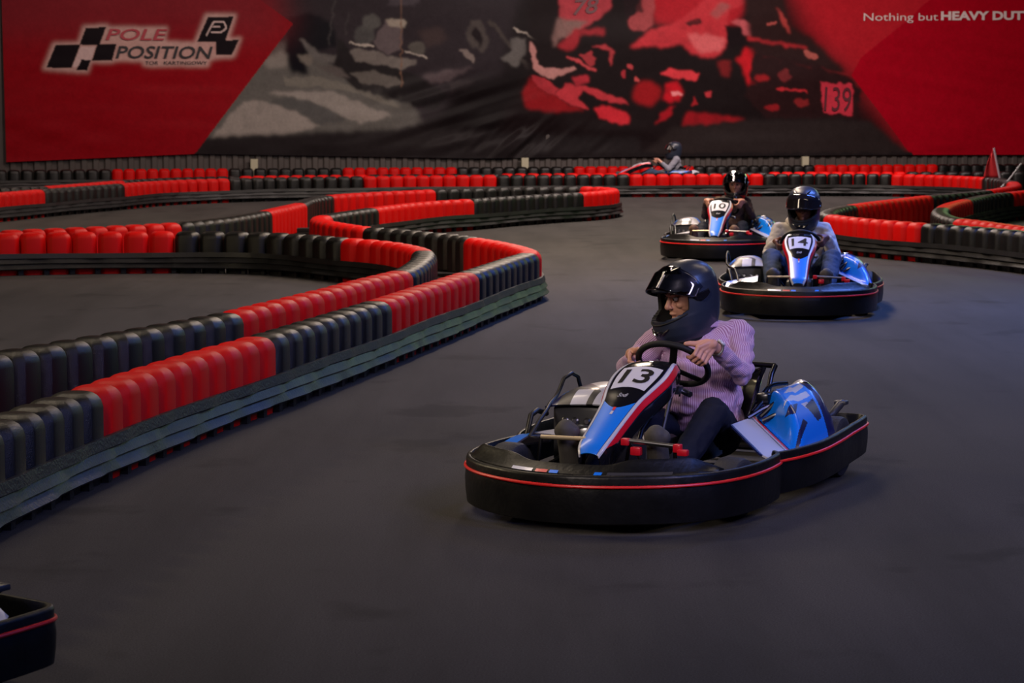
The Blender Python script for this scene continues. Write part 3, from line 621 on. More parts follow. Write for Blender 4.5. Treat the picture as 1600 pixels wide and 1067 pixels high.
D = [
 ('k', 'black far barrier section outside the left edge behind the far line', [(-160, 301), (-40, 295.5)]),
 ('k', 'black barrier tops at the far left, just above the red section at the edge', [(-40, 295.5), (0, 294), (40, 292.6), (80, 290.8)]),
 ('r', 'thin strip of red barrier tops slanting above a dark section at the far left', [(80, 290.8), (100, 288.8), (150, 284.8), (187, 281.8)]),
 ('k', 'black barrier section hidden behind the bright red one under the logo', [(187, 281.8), (260, 277.5), (320, 275.9), (372, 274.9)]),
 ('r', 'red barrier tops peeking over the left black section of the far line', [(372, 274.9), (470, 273.7), (575, 272.8)]),
 ('k', 'black barrier section behind the red one above the central island', [(575, 272.8), (700, 271.8), (782, 271.2)]),
 ('r', 'red barrier tops peeking between black blocks left of the far kart', [(782, 271.2), (880, 270.7), (985, 270.2)]),
 ('k', 'black barrier section in front of the far kart, behind the red one', [(985, 270.2), (1100, 269.3), (1200, 268.7)]),
 ('r', 'red barrier tops peeking over the black section behind the driver of kart 14', [(1200, 268.7), (1310, 268.4), (1416, 268.2)]),
 ('k', 'black barrier section with glinting tops left of the flag', [(1416, 268.2), (1520, 268), (1625, 268)]),
]
W = [
 ('r', 'red section of the back row against the wall beyond the left edge', [(-190, 267.3), (-10, 265.7)]),
 ('k', 'leftmost black section of the back row against the wall', [(-10, 265.7), (85, 265), (174, 264.3)]),
 ('r', 'leftmost red section of the back row against the wall', [(174, 264.3), (265, 263.6), (356, 263)]),
 ('k', 'black section of the back row right beside the left pale post', [(356, 263), (450, 262.6), (535, 262.2)]),
 ('r', 'red section of the back row against the wall, left of the middle pale post', [(535, 262.2), (620, 261.7), (713, 261.1)]),
 ('k', 'black section of the back row with the middle pale post behind it', [(713, 261.1), (800, 260.7), (897, 260.2)]),
 ('r', 'red section of the back row directly behind the far kart', [(897, 260.2), (990, 259.5), (1083, 258.8)]),
 ('k', 'black section of the back row behind the helmet of the driver in kart 10', [(1083, 258.8), (1180, 258.2), (1272, 257.7)]),
 ('r', 'rightmost red section of the back row against the wall', [(1272, 257.7), (1370, 257.1), (1464, 256.6)]),
 ('k', 'rightmost black section of the back row, behind the flag', [(1464, 256.6), (1560, 256.2), (1655, 255.8)]),
]
Fl = [
 ('k', 'black barrier section beyond the right edge above the right pocket', [(1760, 284), (1690, 290), (1655, 293)]),
 ('r', 'red barrier section cut by the right edge above the right pocket', [(1655, 293), (1630, 295), (1600, 297.8), (1575, 300.3)]),
 ('k', 'black barrier section with greenish caps in the right pocket', [(1575, 300.3), (1562, 301.6), (1547, 303.5), (1535, 305.4), (1524, 307.8), (1509, 311.2)]),
 ('r', 'faded red barrier section curving into the right pocket', [(1509, 311.2), (1497, 314), (1486, 317), (1478, 320), (1472, 323.7)]),
 ('k', 'dark barrier section bent tightly at the end of the right pocket', [(1472, 323.7), (1468.5, 327.5), (1470, 331.5), (1477, 335.5), (1487, 338.8), (1499, 341.3)]),
 ('r', 'red barrier section on the near side of the right pocket', [(1499, 341.3), (1519, 343.4), (1544, 346.6), (1570, 350), (1620, 356.5)]),
]
barrier_line(A, -1, .14, 'near and central barrier line')
barrier_line(B, 1, .13, 'barrier line around the left pocket')
barrier_line(C, -1, .42, 'far track line and right island')
barrier_line(D, 1, .8, 'second far row, facing the back straight')
barrier_line(W, -1, 1.2, 'back row against the wall')
barrier_line(Fl, 1, .16, 'barrier line around the right pocket')
# ------------------------------------------------------------------ flag, leaning rod, braces and rubber pads on the islands
def build_flag():
    p = un(1562, 279, .40); d = p[1]; root = empty('flag', (p[0], p[1], 0)); tag(root, 'small red marshal flag with a pale edge standing by the far right barrier', 'flag')
    sc = d/FPX
    mb = MB(); top = ((1546-1556)*sc, 0, .42+(278-232)*sc); bot = (0, 0, .0)
    mb.tube([bot, (0, 0, .42), top], .02, 8); o = mb.build('pole', M['flag_white'], root); o['label'] = 'pale pole of the flag'
    vs = []; fs = []; n = 10
    for i in range(n+1):
        v = i/n; zt = top[2]*(1-v)+.42*v; xr = top[0]*(1-v)-.01; wdt = (.02+(v**.8)*.27)
        for k in range(9):
            u = k/8; vs.append((xr-u*wdt, .035*math.sin(u*9+v*3)*u, zt-.10*u*(1-v)))
    for i in range(n):
        for k in range(8): fs.append((i*9+k, i*9+k+1, (i+1)*9+k+1, (i+1)*9+k))
    o = mesh_obj('cloth', vs, fs, M['flag'], root); finish(o, [('SOLIDIFY', dict(thickness=.006))])
build_flag()
p = un(1580, 285, .40); sc = p[1]/FPX
mb = MB(); mb.tube([(-.12, 0, .30), (0, 0, .42), (20*sc, .0, .42+27*sc)], .018, 8)
o = mb.build('leaning_rod', M['steel'], None); o.location = (p[0], p[1]+.25, 0); tag(o, 'short grey rod leaning out from behind the barrier near the right edge', 'rod')
BR = [((398, 692), (398, 738), 'thin black brace crossing the island behind the near red tip'), ((425, 672), (426, 735), 'lower thin black brace low on the island behind the tip of the left pocket')]
for (y0, x0), (y1, x1), lab in BR:
    a = un(x0, y0+2, .14 if y0 < 410 else .06); b = un(x1, y1+2, .14 if y0 < 410 else .06)
    mb = MB(); mb.tube([a, b], .016, 8); mb.tube([a, (a[0], a[1], 0)], .014, 8); mb.tube([b, (b[0], b[1], 0)], .014, 8)
    tag(mb.build('steel_brace', M['dark_steel'], None), lab, 'brace', 'braces on the islands')
for px, py, wd, hh, lab in [(465, 356, .42, .13, 'taller black rubber pad stack in the gap left of the curled red barrier'), (432, 358, .30, .07, 'low black rubber pad in front of the narrow looking red barrier'), (1407, 340, .34, .08, 'low black rubber pad in front of the red barrier of the right island')]:
    p = un(px, py, hh); mb = MB()
    for k in range(3): mb.box((0, 0, (k+.5)*hh/3), (wd-.01*k, .22, hh/3*.94), bev=.006)
    o = mb.build('rubber_pad', M['black_matte'], None, smooth=False); o.location = (p[0], p[1], 0); tag(o, lab, 'rubber pad', 'rubber pads beside the barriers')
# ================================================================== GO-KARTS  (x forward, y to the driver's left, z up; origin mid-kart on the ground)
def smooth_path(P, n=8):
    C, _ = catmull([np.array(p, float) for p in P], n); return C
FRONT_H = [(.13, .60), (.17, .632), (.30, .652), (.49, .652), (.68, .622), (.84, .553), (.97, .440), (1.067, .29), (1.125, .145), (1.145, 0)]
SIDE_H = [(.21, .612), (.08, .655), (-.15, .692), (-.40, .690), (-.70, .668), (-.93, .652), (-1.02, .635), (-1.055, .60), (-1.066, .50), (-1.07, .25), (-1.07, 0)]
def mirror(P): return P+[(x, -y) for x, y in P[-2::-1]]
FRONT_H = [(x, y*.975) for x, y in FRONT_H]
FRONT = smooth_path(mirror(FRONT_H)); SIDE = smooth_path(mirror(SIDE_H))
def normals(P, flip):
    T = np.gradient(P, axis=0); T /= np.linalg.norm(T, axis=1)[:, None]; N_ = np.stack([T[:, 1], -T[:, 0]], -1); return N_*(-1 if flip else 1)
def wall_loft(P, N_, prof, zf, mb, mi=0):
    n = len(prof); vs = []; fs = []
    for i, (p, q) in enumerate(zip(P, N_)):
        for off, z in prof: vs.append((p[0]+q[0]*off, p[1]+q[1]*off, zf(p, z)))
    for i in range(len(P)-1):
        for k in range(n): fs.append((i*n+k, i*n+(k+1) % n, (i+1)*n+(k+1) % n, (i+1)*n+k))
    fs.append(tuple(range(n))); fs.append(tuple((len(P)-1)*n+k for k in range(n))[::-1]); mb.add(vs, fs, mi)
NF = normals(FRONT, False); NS = normals(SIDE, True)
if NF[len(NF)//2][0] < 0: NF = -NF
if NS[len(NS)//2][0] > 0: NS = -NS
FP = [(-.034, .052), (-.010, .042), (-.002, .047), (.004, .10), (.006, .15), (.002, .188), (.0, .197), (.001, .226), (-.003, .236), (-.010, .240), (-.018, .238), (-.023, .226), (-.026, .12)]
def zfront(p, z): return z
def zside(p, z):
    t = min(1, max(0, (.2-p[0])/1.2)); return .045+(z-.045)*(.93-.04*t)+.016+.022*t
def build_bumpers(root):
    mb = MB(); wall_loft(FRONT, NF, FP, zfront, mb); o = mb.build('front_bumper', M['bumper'], root, angle=50)
    mb = MB(); mb.tube([(p[0]+q[0]*.004, p[1]+q[1]*.004, .196) for p, q in zip(FRONT, NF)], .0065, 8); t = mb.build('red_trim', M['trim_red'], o)
    mb = MB(); wall_loft(SIDE, NS, FP, zside, mb); o = mb.build('side_bumper', M['bumper'], root, angle=50)
    mb = MB(); mb.tube([(p[0]+q[0]*.004, p[1]+q[1]*.004, zside(p, .196)) for p, q in zip(SIDE, NS)], .0065, 8); mb.build('red_trim', M['trim_red'], o)
def build_spoiler(root):
    vs = []; fs = []; n = 60
    for i in range(n+1):
        y = -.56+1.12*i/n; a = abs(y); x = 1.03-.30*(a/.56)**2.2
        dip = 1/(1+math.exp(-(a-.22)/.02)); zt = .268+.026*dip
        if a > .47: zt -= (a-.47)/.09*.05
        sec = [(x+.055, .215), (x+.052, .235), (x+.035, .243), (x+.008, zt-.01), (x-.004, zt), (x-.022, zt-.004), (x-.012, zt-.03), (x+.01, .215)]
        vs += [(q[0], y, q[1]) for q in sec]
    m = 8
    for i in range(n):
        for k in range(m): fs.append((i*m+k, i*m+(k+1) % m, (i+1)*m+(k+1) % m, (i+1)*m+k))
    fs.append(tuple(range(m))); fs.append(tuple(n*m+k for k in range(m))[::-1])
    mb = MB(); mb.add(vs, fs); o = mb.build('front_spoiler', M['bumper'], root, angle=50)
    for y0, y1, mm in [(-.235, -.13, 'white'), (-.115, -.06, 'red'), (-.05, -.012, 'blue'), (.14, .17, 'blue'), (.19, .42, 'cover_grey')]:
        mb = MB(); v = []
        for y in np.linspace(y0, y1, 6):
            x = 1.03-.30*(abs(y)/.56)**2.2; v += [(x+.0565, y, .236), (x+.040, y, .2455)]
        mb.add(v, [(2*i, 2*i+2, 2*i+3, 2*i+1) for i in range(5)]); mb.build('decal', M[mm], o)
CL = [(.80, .280), (.765, .315), (.70, .348), (.60, .395), (.47, .458), (.377, .503), (.27, .545), (.175, .576), (.09, .590), (.02, .580), (-.03, .535)]
CW = [.050, .070, .078, .084, .098, .122, .142, .136, .114, .096, .078]
def fairing_pt(u, v, off=0.):
    """u along the nose (0 tip .. 1 top back), v across (-1..1)"""
    s_ = u*(len(CL)-1); i = min(int(s_), len(CL)-2); f = s_-i
    def cr(a):
        g = lambda j: a[min(max(j, 0), len(a)-1)]
        p0, p1, p2, p3 = g(i-1), g(i), g(i+1), g(i+2); return .5*((2*p1)+(-p0+p2)*f+(2*p0-5*p1+4*p2-p3)*f*f+(-p0+3*p1-3*p2+p3)*f**3)
    x = cr([c[0] for c in CL]); z = cr([c[1] for c in CL]); w_ = cr(CW); a = abs(v)
    if a < .62: yy = a/.62*.86; dz = .010*(a/.62)**2
    elif a < .80: t = (a-.62)/.18; yy = .86+.14*t; dz = .010+.030*t
    else: t = (a-.80)/.20; yy = 1.0-.10*t; dz = .040+.075*t
    return Vector((x-dz*.25, math.copysign(yy*w_, v), z-dz+off))
def build_fairing(root):
    # columns follow the edges of the printed stripes, rows follow the curved edge of the black window
    nu = 110; cols = [(0, 1, 14, 0), (1, 2, 2, 1), (2, 3, 4, 2), (3, 4, 5, 3), (4, 5, 8, 4)]; vs = []; fs = []; mi = []; C0 = []
    def bounds(u):
        wb = .50+.03*min(1, max(0, (u-.15)/.35)); ww = .10+.16*max(0, .42-u); wr = .15*min(1, max(0, (u-.10)/.12)); return [0, wb, wb+.022, wb+.022+ww, wb+.022+ww+wr+.001, 1.]
    half = []
    for (a, b, n, c) in cols: half += [(a, k/n, c) for k in range(n)]
    half.append((4, 1., None)); cc = [(sg, h) for sg in (-1,) for h in half[::-1]]+[(1, h) for h in half[1:]]
    m = len(cc)
    for i in range(nu+1):
        u = i/nu
        for sg, (a, t, _) in cc:
            B_ = bounds(u); v = sg*(B_[a]+(B_[a+1]-B_[a])*t); ue = min(1, u+.055*(v/.6)**2*math.exp(-((u-.36)/.07)**2) if abs(v) < .64 else u+.055*math.exp(-((u-.36)/.07)**2)*max(0, 1-(abs(v)-.64)/.1)); vs.append(fairing_pt(ue, v))
    for i in range(nu):
        u = (i+.5)/nu
        for j in range(m-1):
            h = cc[j+1][1] if cc[j+1][0] < 0 else cc[j][1]; k = h[2] if h[2] is not None else 4
            c = {0: (0 if u < .36 else 3), 1: 4, 2: 1, 3: 2, 4: 3}[k]
            if u > .90 or (u > .72 and k == 1): c = 3
            fs.append((i*m+j, i*m+j+1, (i+1)*m+j+1, (i+1)*m+j)); mi.append(c)
    o = mesh_obj('nose_fairing', vs, fs, [M['blue'], M['white'], M['red'], M['black_gloss'], M['navy']], root, True, mi)
    finish(o, [('SOLIDIFY', dict(thickness=.007, offset=-1))]); o['label'] = 'blue, white and red nose fairing'
    v2 = []; f2 = []
    for i in range(13):
        for j in range(13):
            u = .505+.185*i/12; v = (-1+2*j/12)*(.47); v2.append(fairing_pt(u-.018*(v/.5)**2, v, .0022))
    for i in range(12):
        for j in range(12): f2.append((i*13+j, i*13+j+1, (i+1)*13+j+1, (i+1)*13+j))
    pl_ = mesh_obj('number_plate', v2, f2, M['plate'], o, True); pl_['label'] = 'white number plate'
    return o
def fair_text(o, name, txt, uc, du, dv, m, shear=0., bold=0., off=.0045, sc=1.):
    # letters stand upright for somebody in front of the kart: text x runs to the driver's left, text y up the nose
    def place(x, y): return fairing_pt(uc+y*du-.018*(x*dv/.5)**2, x*dv, off)
    return put_text(name, txt, 1., lambda x, y: place(x, y), m, o, shear=shear, bold=bold, fit=(2., 2.))
WC = Vector((-.15, 0, .55)); WE1 = Vector((0, 1, 0)); WE2 = Vector((.75, 0, .66)).normalized(); WNn = WE1.cross(WE2).normalized()
if WNn.x > 0: WNn = -WNn
WR = .160
def rim(th, turn=0.):
    t = math.radians(th); r = WR*(1-.10*max(0, math.cos(t+PI/2-turn))**3); return WC+WE1*(r*math.cos(t))+WE2*(r*math.sin(t))
def build_wheel(root, turn=-18):
    tr = math.radians(turn); mb = MB(); mb.tube([rim(a, tr) for a in range(0, 360, 8)], .0145, 12, closed=True)
    o = mb.build('steering_wheel', M['black_matte'], root)
    mb = MB(); hub = WC-WNn*.02
    for a in (90, 210, 330):
        p = rim(a+turn, tr); mb.box((p+hub)/2, ((p-hub).length, .034, .008), rot=Matrix(((p-hub).normalized(), (WNn.cross((p-hub).normalized())), WNn)).transposed().to_4x4(), bev=.003)
    mb.lathe([(.035, -.02), (.038, 0), (.03, .012)], hub, WNn, 20); mb.build('spokes', M['black_matte'], o)
    mb = MB(); mb.tube([hub, hub-WNn*.12, (.22, 0, .30), (.34, 0, .14)], .012, 10); mb.build('steering_column', M['dark_steel'], root)
def pod_sheet(y_in, y_out, fz, fc, x0, x1, root, name, mats, sgn):
    nx, ny = (170, 120) if sgn > 0 else (90, 60); vs = []; fs = []; mi = []
    for i in range(nx+1):
        x = x0+(x1-x0)*i/nx
        for j in range(ny+1):
            t = j/ny; y = y_in+(y_out(x)-y_in)*t; vs.append((x, sgn*y, fz(x, y, t)))
    for i in range(nx):
        for j in range(ny):
            x = x0+(x1-x0)*(i+.5)/nx; t = (j+.5)/ny; y = y_in+(y_out(x)-y_in)*t
            q = fc(x, y, t)
            if q is None: continue
            f = (i*(ny+1)+j, i*(ny+1)+j+1, (i+1)*(ny+1)+j+1, (i+1)*(ny+1)+j); fs.append(f if sgn > 0 else f[::-1]); mi.append(q)
    o = mesh_obj(name, vs, fs, mats, root, True, mi); finish(o, [('SOLIDIFY', dict(thickness=.008, offset=-1))]); sharpen(o.data, 50); return o
DOME = [(1, [(-.73, .30), (-.62, .34), (-.60, .29), (-.47, .40), (-.57, .42), (-.58, .47), (-.73, .40)]),
        (1, [(-.70, .50), (-.56, .52), (-.52, .47), (-.41, .55), (-.50, .58), (-.54, .62), (-.70, .60)]),
        (3, [(-.52, .64), (-.40, .62), (-.44, .74)]), (3, [(-.71, .64), (-.58, .70), (-.66, .86), (-.72, .84)]),
        (3, [(-.50, .80), (-.36, .92), (-.36, .96), (-.54, .84)]), (1, [(-.63, .66), (-.55, .66), (-.58, .72), (-.62, .73)]),
        (4, [(-.73, .06), (-.36, .10), (-.36, .16), (-.73, .14)])]
def inpoly(poly, x, y):
    c = False; j = len(poly)-1
    for i in range(len(poly)):
        (xi, yi), (xj, yj) = poly[i], poly[j]
        if (yi > y) != (yj > y) and x < (xj-xi)*(y-yi)/(yj-yi)+xi: c = not c
        j = i
    return c
PM = ['blue', 'white', 'red', 'navy', 'black_gloss', 'cover_grey']
def build_pods(root):
    mats = [M[k] for k in PM]
    def sstep(a, b, x): t = min(1, max(0, (x-a)/(b-a))); return t*t*(3-2*t)
    # driver's left: low white panel in front, domed blue cover over the engine behind it
    def zl(x, y, t):
        x = x-.32*t+.04; base = .30-.115*t; dm = sstep(-.37, -.50, x)*(1-sstep(-.86, -1.02, x)); ed = 1-max(0, abs(t-.45)/.55)**2.6
        return base+dm*ed*.150+sstep(-.80, -.95, x)*.03
    def cl(x, y, t):
        xs_ = x-.32*t+.04
        if xs_ > -.32: return (None if xs_ > -.030 else 3) if xs_ > -.048 else (5 if abs(xs_+.295) < .005 else 1)
        if xs_ > -.34: return 2
        if xs_ > -.355: return 4
        x_, x = x, xs_*.9
        if x > -.74:
            for cidx, poly in DOME:
                if inpoly(poly, x, t): return cidx
            return 0
        x = x_
        if x > -.77: return 3
        if x > -.79: return 4
        if t > .75 and x > -.86: return 2
        return 1
    pod_sheet(.30, lambda x: .60 if x > -.86 else .60-(-.86-x)*.9, zl, cl, -.96, .16, root, 'side_pod', mats, 1)
    # driver's right: engine with a striped cover, low panel ahead of the wheel
    def zr(x, y, t):
        return .345+.075*(1-abs(2*t-1)**3)*(1-abs((x+.38)/.27)**4)-.02*t
    def crr(x, y, t):
        s_ = (x*1.0+t*.45)
        if t > .80: return 0 if x < -.2 else 3
        k = (s_+.9)/.085; k = k % 6
        if x > -.22: return 1 if t < .6 and not abs(t-.3) < .05 else 5
        return 0 if k < 1.3 else (1 if k < 3.4 else (3 if k < 4.6 else 5))
    pod_sheet(.30, lambda x: .615, zr, crr, -.64, -.12, root, 'engine_cover', mats, -1)
    mb = MB(); mb.box((-.38, -.455, .20), (.48, .27, .28), bev=.02); mb.build('engine_block', M['cover_grey'], root)
    mb = MB()
    for y in (-.36, -.41, -.47, -.52): mb.lathe([(.016, 0), (.018, .012), (.01, .02)], (-.142, y, .27), (1, 0, .1), 10)
    mb.lathe([(.05, 0), (.05, .03), (.03, .04)], (-.142, -.44, .21), (1, 0, 0), 16); mb.build('engine_bolts', M['steel'], root)
    def zp(x, y, t): return .215+.05*(1-t)+.02*math.sin((x)*8)
    for sg in (-1,):
        pod_sheet(.34, lambda x: .60, zp, lambda x, y, t: (0 if t > .66 else (3 if t > .60 else (1 if x < .36-.2*t else 4))), -.0, .44, root, 'side_panel', mats, sg)
def build_kart(first=False):
    root = empty('go_kart'); build_bumpers(root); build_spoiler(root); fo = build_fairing(root); build_wheel(root); build_pods(root)
    mb = MB(); poly = [(.98, -.30), (1.0, .30), (.55, .42), (.2, .36), (-.55, .40), (-.9, .34), (-.9, -.34), (-.55, -.40), (.2, -.36), (.55, -.42)]
    mb.extrude(poly[::-1] if False else poly, .05, .062); mb.build('floor_tray', M['tray'], root, smooth=False)
    mb = MB()
    for sg in (-1, 1):
        mb.tube([(-.95, sg*.34, .085), (-.3, sg*.36, .085), (.2, sg*.33, .085), (.6, sg*.36, .085), (.95, sg*.22, .085)], .016, 10)
        mb.tube([(.1, sg*.34, .085), (.12, sg*.48, .11), (-.5, sg*.60, .11), (-.6, sg*.38, .085)], .013, 8)
    for x in (-.9, -.1, .6, .94): mb.tube([(x, -.34 if x < .9 else -.22, .085), (x, .34 if x < .9 else .22, .085)], .014, 8)
    mb.build('chassis_frame', M['dark_steel'], root)
    for (x, y, r, w_, st) in [(.47, .51, .125, .12, -8), (.47, -.51, .125, .12, -8), (-.74, .53, .14, .17, 0), (-.74, -.53, .14, .17, 0)]:
        a = math.radians(90+st); ax = (math.cos(a), math.sin(a), 0); mb = MB()
        pr_ = [(.06, -w_/2+.01), (.075, -w_/2), (r-.02, -w_/2), (r-.006, -w_/2+.008), (r, -w_/2+.025), (r, w_/2-.025), (r-.006, w_/2-.008), (r-.02, w_/2), (.075, w_/2), (.06, w_/2-.01)]
        mb.lathe(pr_, (x, y, r), ax, 30); o = mb.build('tyre', M['tyre'], root, angle=35)
        mb = MB(); mb.lathe([(.03, -w_/2), (.058, -w_/2+.012), (.058, w_/2-.012), (.03, w_/2+.004)], (x, y, r), ax, 20); mb.build('wheel_rim', M['steel'], o)
    # seat shell
    path = [(-.14, .135), (-.22, .118), (-.36, .088), (-.48, .09), (-.58, .13), (-.635, .21), (-.66, .31), (-.675, .40), (-.69, .455)]
    nj = 20; vs = []; fs = []
    for i, (x, z) in enumerate(path):
        t = i/(len(path)-1); hw = .185+.07*t; sx, sz = (.0, .16*(1-.25*t)) if i < 4 else ((.20-.02*(i-4)), .05)
        if i in (4,): sx, sz = .14, .12
        if i == 5: sx, sz = .18, .08
        for j in range(nj+1):
            v = -1+2*j/nj; k = abs(v)**3.2; vs.append((x+sx*k, hw*v*(1+.10*k), z+sz*k))
    for i in range(len(path)-1):
        for j in range(nj): fs.append((i*(nj+1)+j, i*(nj+1)+j+1, (i+1)*(nj+1)+j+1, (i+1)*(nj+1)+j))
    se = mesh_obj('seat', vs, fs, M['seat'], root); finish(se, [('SUBSURF', dict(levels=1)), ('SOLIDIFY', dict(thickness=.012, offset=0))])
    mb = MB(); edge = [vs[i*(nj+1)+nj] for i in range(len(path))]+[vs[(len(path)-1)*(nj+1)+j] for j in range(nj-1, -1, -1)]+[vs[i*(nj+1)] for i in range(len(path)-2, -1, -1)]
    mb.tube(edge, .011, 8); r_ = mb.build('seat_rim', M['black_gloss'], se)
    mb = MB()
    for sg in (-1, 1): mb.tube([(-.62, sg*.235, .12), (-.68, sg*.25, .30), (-.73, sg*.262, .46), (-.78, sg*.262, .495)], .013, 10)
    mb.tube([(-.78, -.262, .495), (-.79, 0, .50), (-.78, .262, .495)], .013, 10); mb.build('seat_support', M['dark_steel'], root)
    # pedals
    mb = MB(); mb.tube([(.72, -.25, .322), (.72, -.045, .325)], .0095, 10); o = mb.build('throttle_pedal', M['brass'], root)
    mb = MB(); mb.tube([(.72, -.25, .322), (.74, -.255, .22), (.70, -.25, .08)], .008, 8); mb.build('pedal_arm', M['dark_steel'], o)
    mb = MB(); mb.tube([(.72, -.05, .322), (.74, -.05, .2), (.70, -.05, .08)], .008, 8); mb.build('pedal_arm', M['dark_steel'], o)
    mb = MB(); mb.tube([(.72, .13, .330), (.72, .37, .318)], .010, 10); o = mb.build('brake_pedal', M['steel'], root)
    for bx in ([((.725, .135, .325), (.03, .035, .03)), ((.73, .185, .290), (.03, .045, .035))], [((.725, .365, .312), (.03, .035, .035)), ((.735, .392, .297), (.03, .045, .026))]):
        mb = MB()
        for cc, dd in bx: mb.box(cc, dd, bev=.005)
        b = mb.build('pedal_bracket', M['red'], o); b['label'] = 'red pedal bracket'
    mb = MB(); mb.tube([(.72, .15, .32), (.72, .13, .2), (.68, .12, .08)], .008, 8); mb.build('pedal_arm', M['dark_steel'], o)
    mb = MB(); mb.tube([(.72, .35, .31), (.73, .36, .2), (.70, .36, .08)], .008, 8); mb.build('pedal_arm', M['dark_steel'], o)
    # centre tank, steering supports, fittings
    mb = MB(); mb.box((.20, 0, .17), (.34, .22, .20), bev=.03); mb.build('fuel_tank', M['cover_grey'], root)
    mb = MB(); mb.box((-.02, .03, .455), (.06, .12, .035), bev=.006); mb.tube([(-.02, .10, .45), (.0, .14, .44)], .014, 10); mb.tube([(.02, -.06, .45), (.30, -.08, .09)], .010, 8); mb.tube([(.02, .06, .45), (.30, .08, .09)], .010, 8); mb.build('column_bracket', M['steel'], root)
    mb = MB(); mb.tube([(.02, .05, .10), (.40, .10, .16), (.62, .11, .30)], .007, 8); mb.build('brake_cable', M['steel'], root)
    mb = MB(); mb.tube([(.30, -.50, .25), (.16, -.52, .30), (.02, -.545, .335), (-.14, -.60, .345), (-.26, -.625, .360), (-.32, -.63, .395), (-.36, -.63, .435), (-.44, -.625, .452), (-.50, -.62, .43), (-.52, -.61, .36)], .0095, 10)
    mb.tube([(.20, -.56, .24), (.10, -.585, .32), (.0, -.60, .33), (-.12, -.61, .30)], .013, 10); mb.build('guard_tube', M['bumper'], root)
    mb = MB()
    for k, (a, b, c) in enumerate([((-.34, .31, .33), (-.46, .36, .41), (-.60, .42, .40)), ((-.36, .34, .31), (-.42, .42, .39), (-.60, .50, .36)), ((-.30, .30, .31), (-.40, .38, .36), (-.46, .48, .35)), ((-.42, .30, .36), (-.50, .33, .43), (-.66, .36, .43)), ((-.33, .36, .295), (-.35, .44, .33), (-.38, .50, .30))]): mb.tube(smooth3(a, b, c), .010, 8)
    mb.box((-.44, .335, .385), (.10, .06, .05), bev=.01); mb.build('exhaust_pipes', M['dark_steel'], root)
    mb = MB(); mb.tube([(-.74, .50, .25), (-.80, .535, .28), (-.86, .55, .315), (-.90, .555, .325)], [.014, .018, .020, .014], 10); mb.box((-.89, .55, .325), (.05, .06, .02), bev=.006); mb.build('rear_bracket', M['cover_grey'], root)
    mb = MB(); mb.tube([(-.55, .40, .10), (-.74, .40, .14), (-.74, -.40, .14)], .017, 10); mb.build('rear_axle', M['steel'], root)
    return root, fo
def smooth3(a, b, c):
    return [tuple(x) for x in catmull([np.array(a), np.array(b), np.array(c)], 5)[0]]
def copy_tree(o, parent=None, skip=()):
    c = o.copy(); COL.objects.link(c); c.parent = parent
    for k in ('label', 'category', 'group'):
        pass
    for ch in list(o.children):
        if ch.name.split('.')[0] in skip: continue
        copy_tree(ch, c, skip)
    return c
kart, fo = build_kart()
KARTS = {}
def place_kart(root, x, y, ang, num, label):
    root.location = (x, y, 0); root.rotation_euler = (0, 0, math.radians(ang)); tag(root, label, 'go-kart', 'rental karts on the track')
    fr_ = [c for c in root.children if c.name.startswith('nose_fairing')][0]; pl_ = [c for c in fr_.children][0]
    if num:
        t = fair_text(fr_, 'race_number', num, .598, .060, .35, M['ink'], bold=.014); t['label'] = 'black race number '+num
        fair_text(fr_, 'maker_script', 'Sodi', .44, .014, .15, M['plate'], shear=.35, off=.003)
    for q, (uu, cc) in enumerate(((.355, 'red'), (.335, 'plate'))):
        mb = MB(); P = [fairing_pt(uu+du, dv, .003) for du, dv in ((-.008, -.05), (-.008, .05), (.008, .05), (.008, -.05))]; mb.add(P, [(0, 1, 2, 3)]); mb.build('decal', M[cc], fr_)
place = [(2.42, 19.6, -98, '14', 'kart number 14, close behind the leading kart on its right'),
         (2.40, 26.6, -102, '10', 'kart number 10 in the lane farther back, left of kart 14'),
         (2.8, 47.2, 181, None, 'distant kart seen side-on behind the far barrier row, heading left'),
         (-2.44, 6.2, -125, None, 'kart cut off by the bottom left corner, only its black rear corner visible')]
copies = [copy_tree(kart) for _ in place]
place_kart(kart, .657, 10.247, -115.4, '13', 'leading blue, white and black kart number 13 in the foreground')
for c, a in zip(copies, place):
    place_kart(c, *a)
    if a[3]:   # on these two karts the fairing stands a little steeper
        f_ = [q for q in c.children if q.name.startswith('nose_fairing')][0]; R_ = Matrix.Rotation(math.radians(4.5), 4, 'Y'); t0 = Vector((.8, 0, .27))
        f_.matrix_local = Matrix.Translation(t0) @ R_ @ Matrix.Translation(-t0)
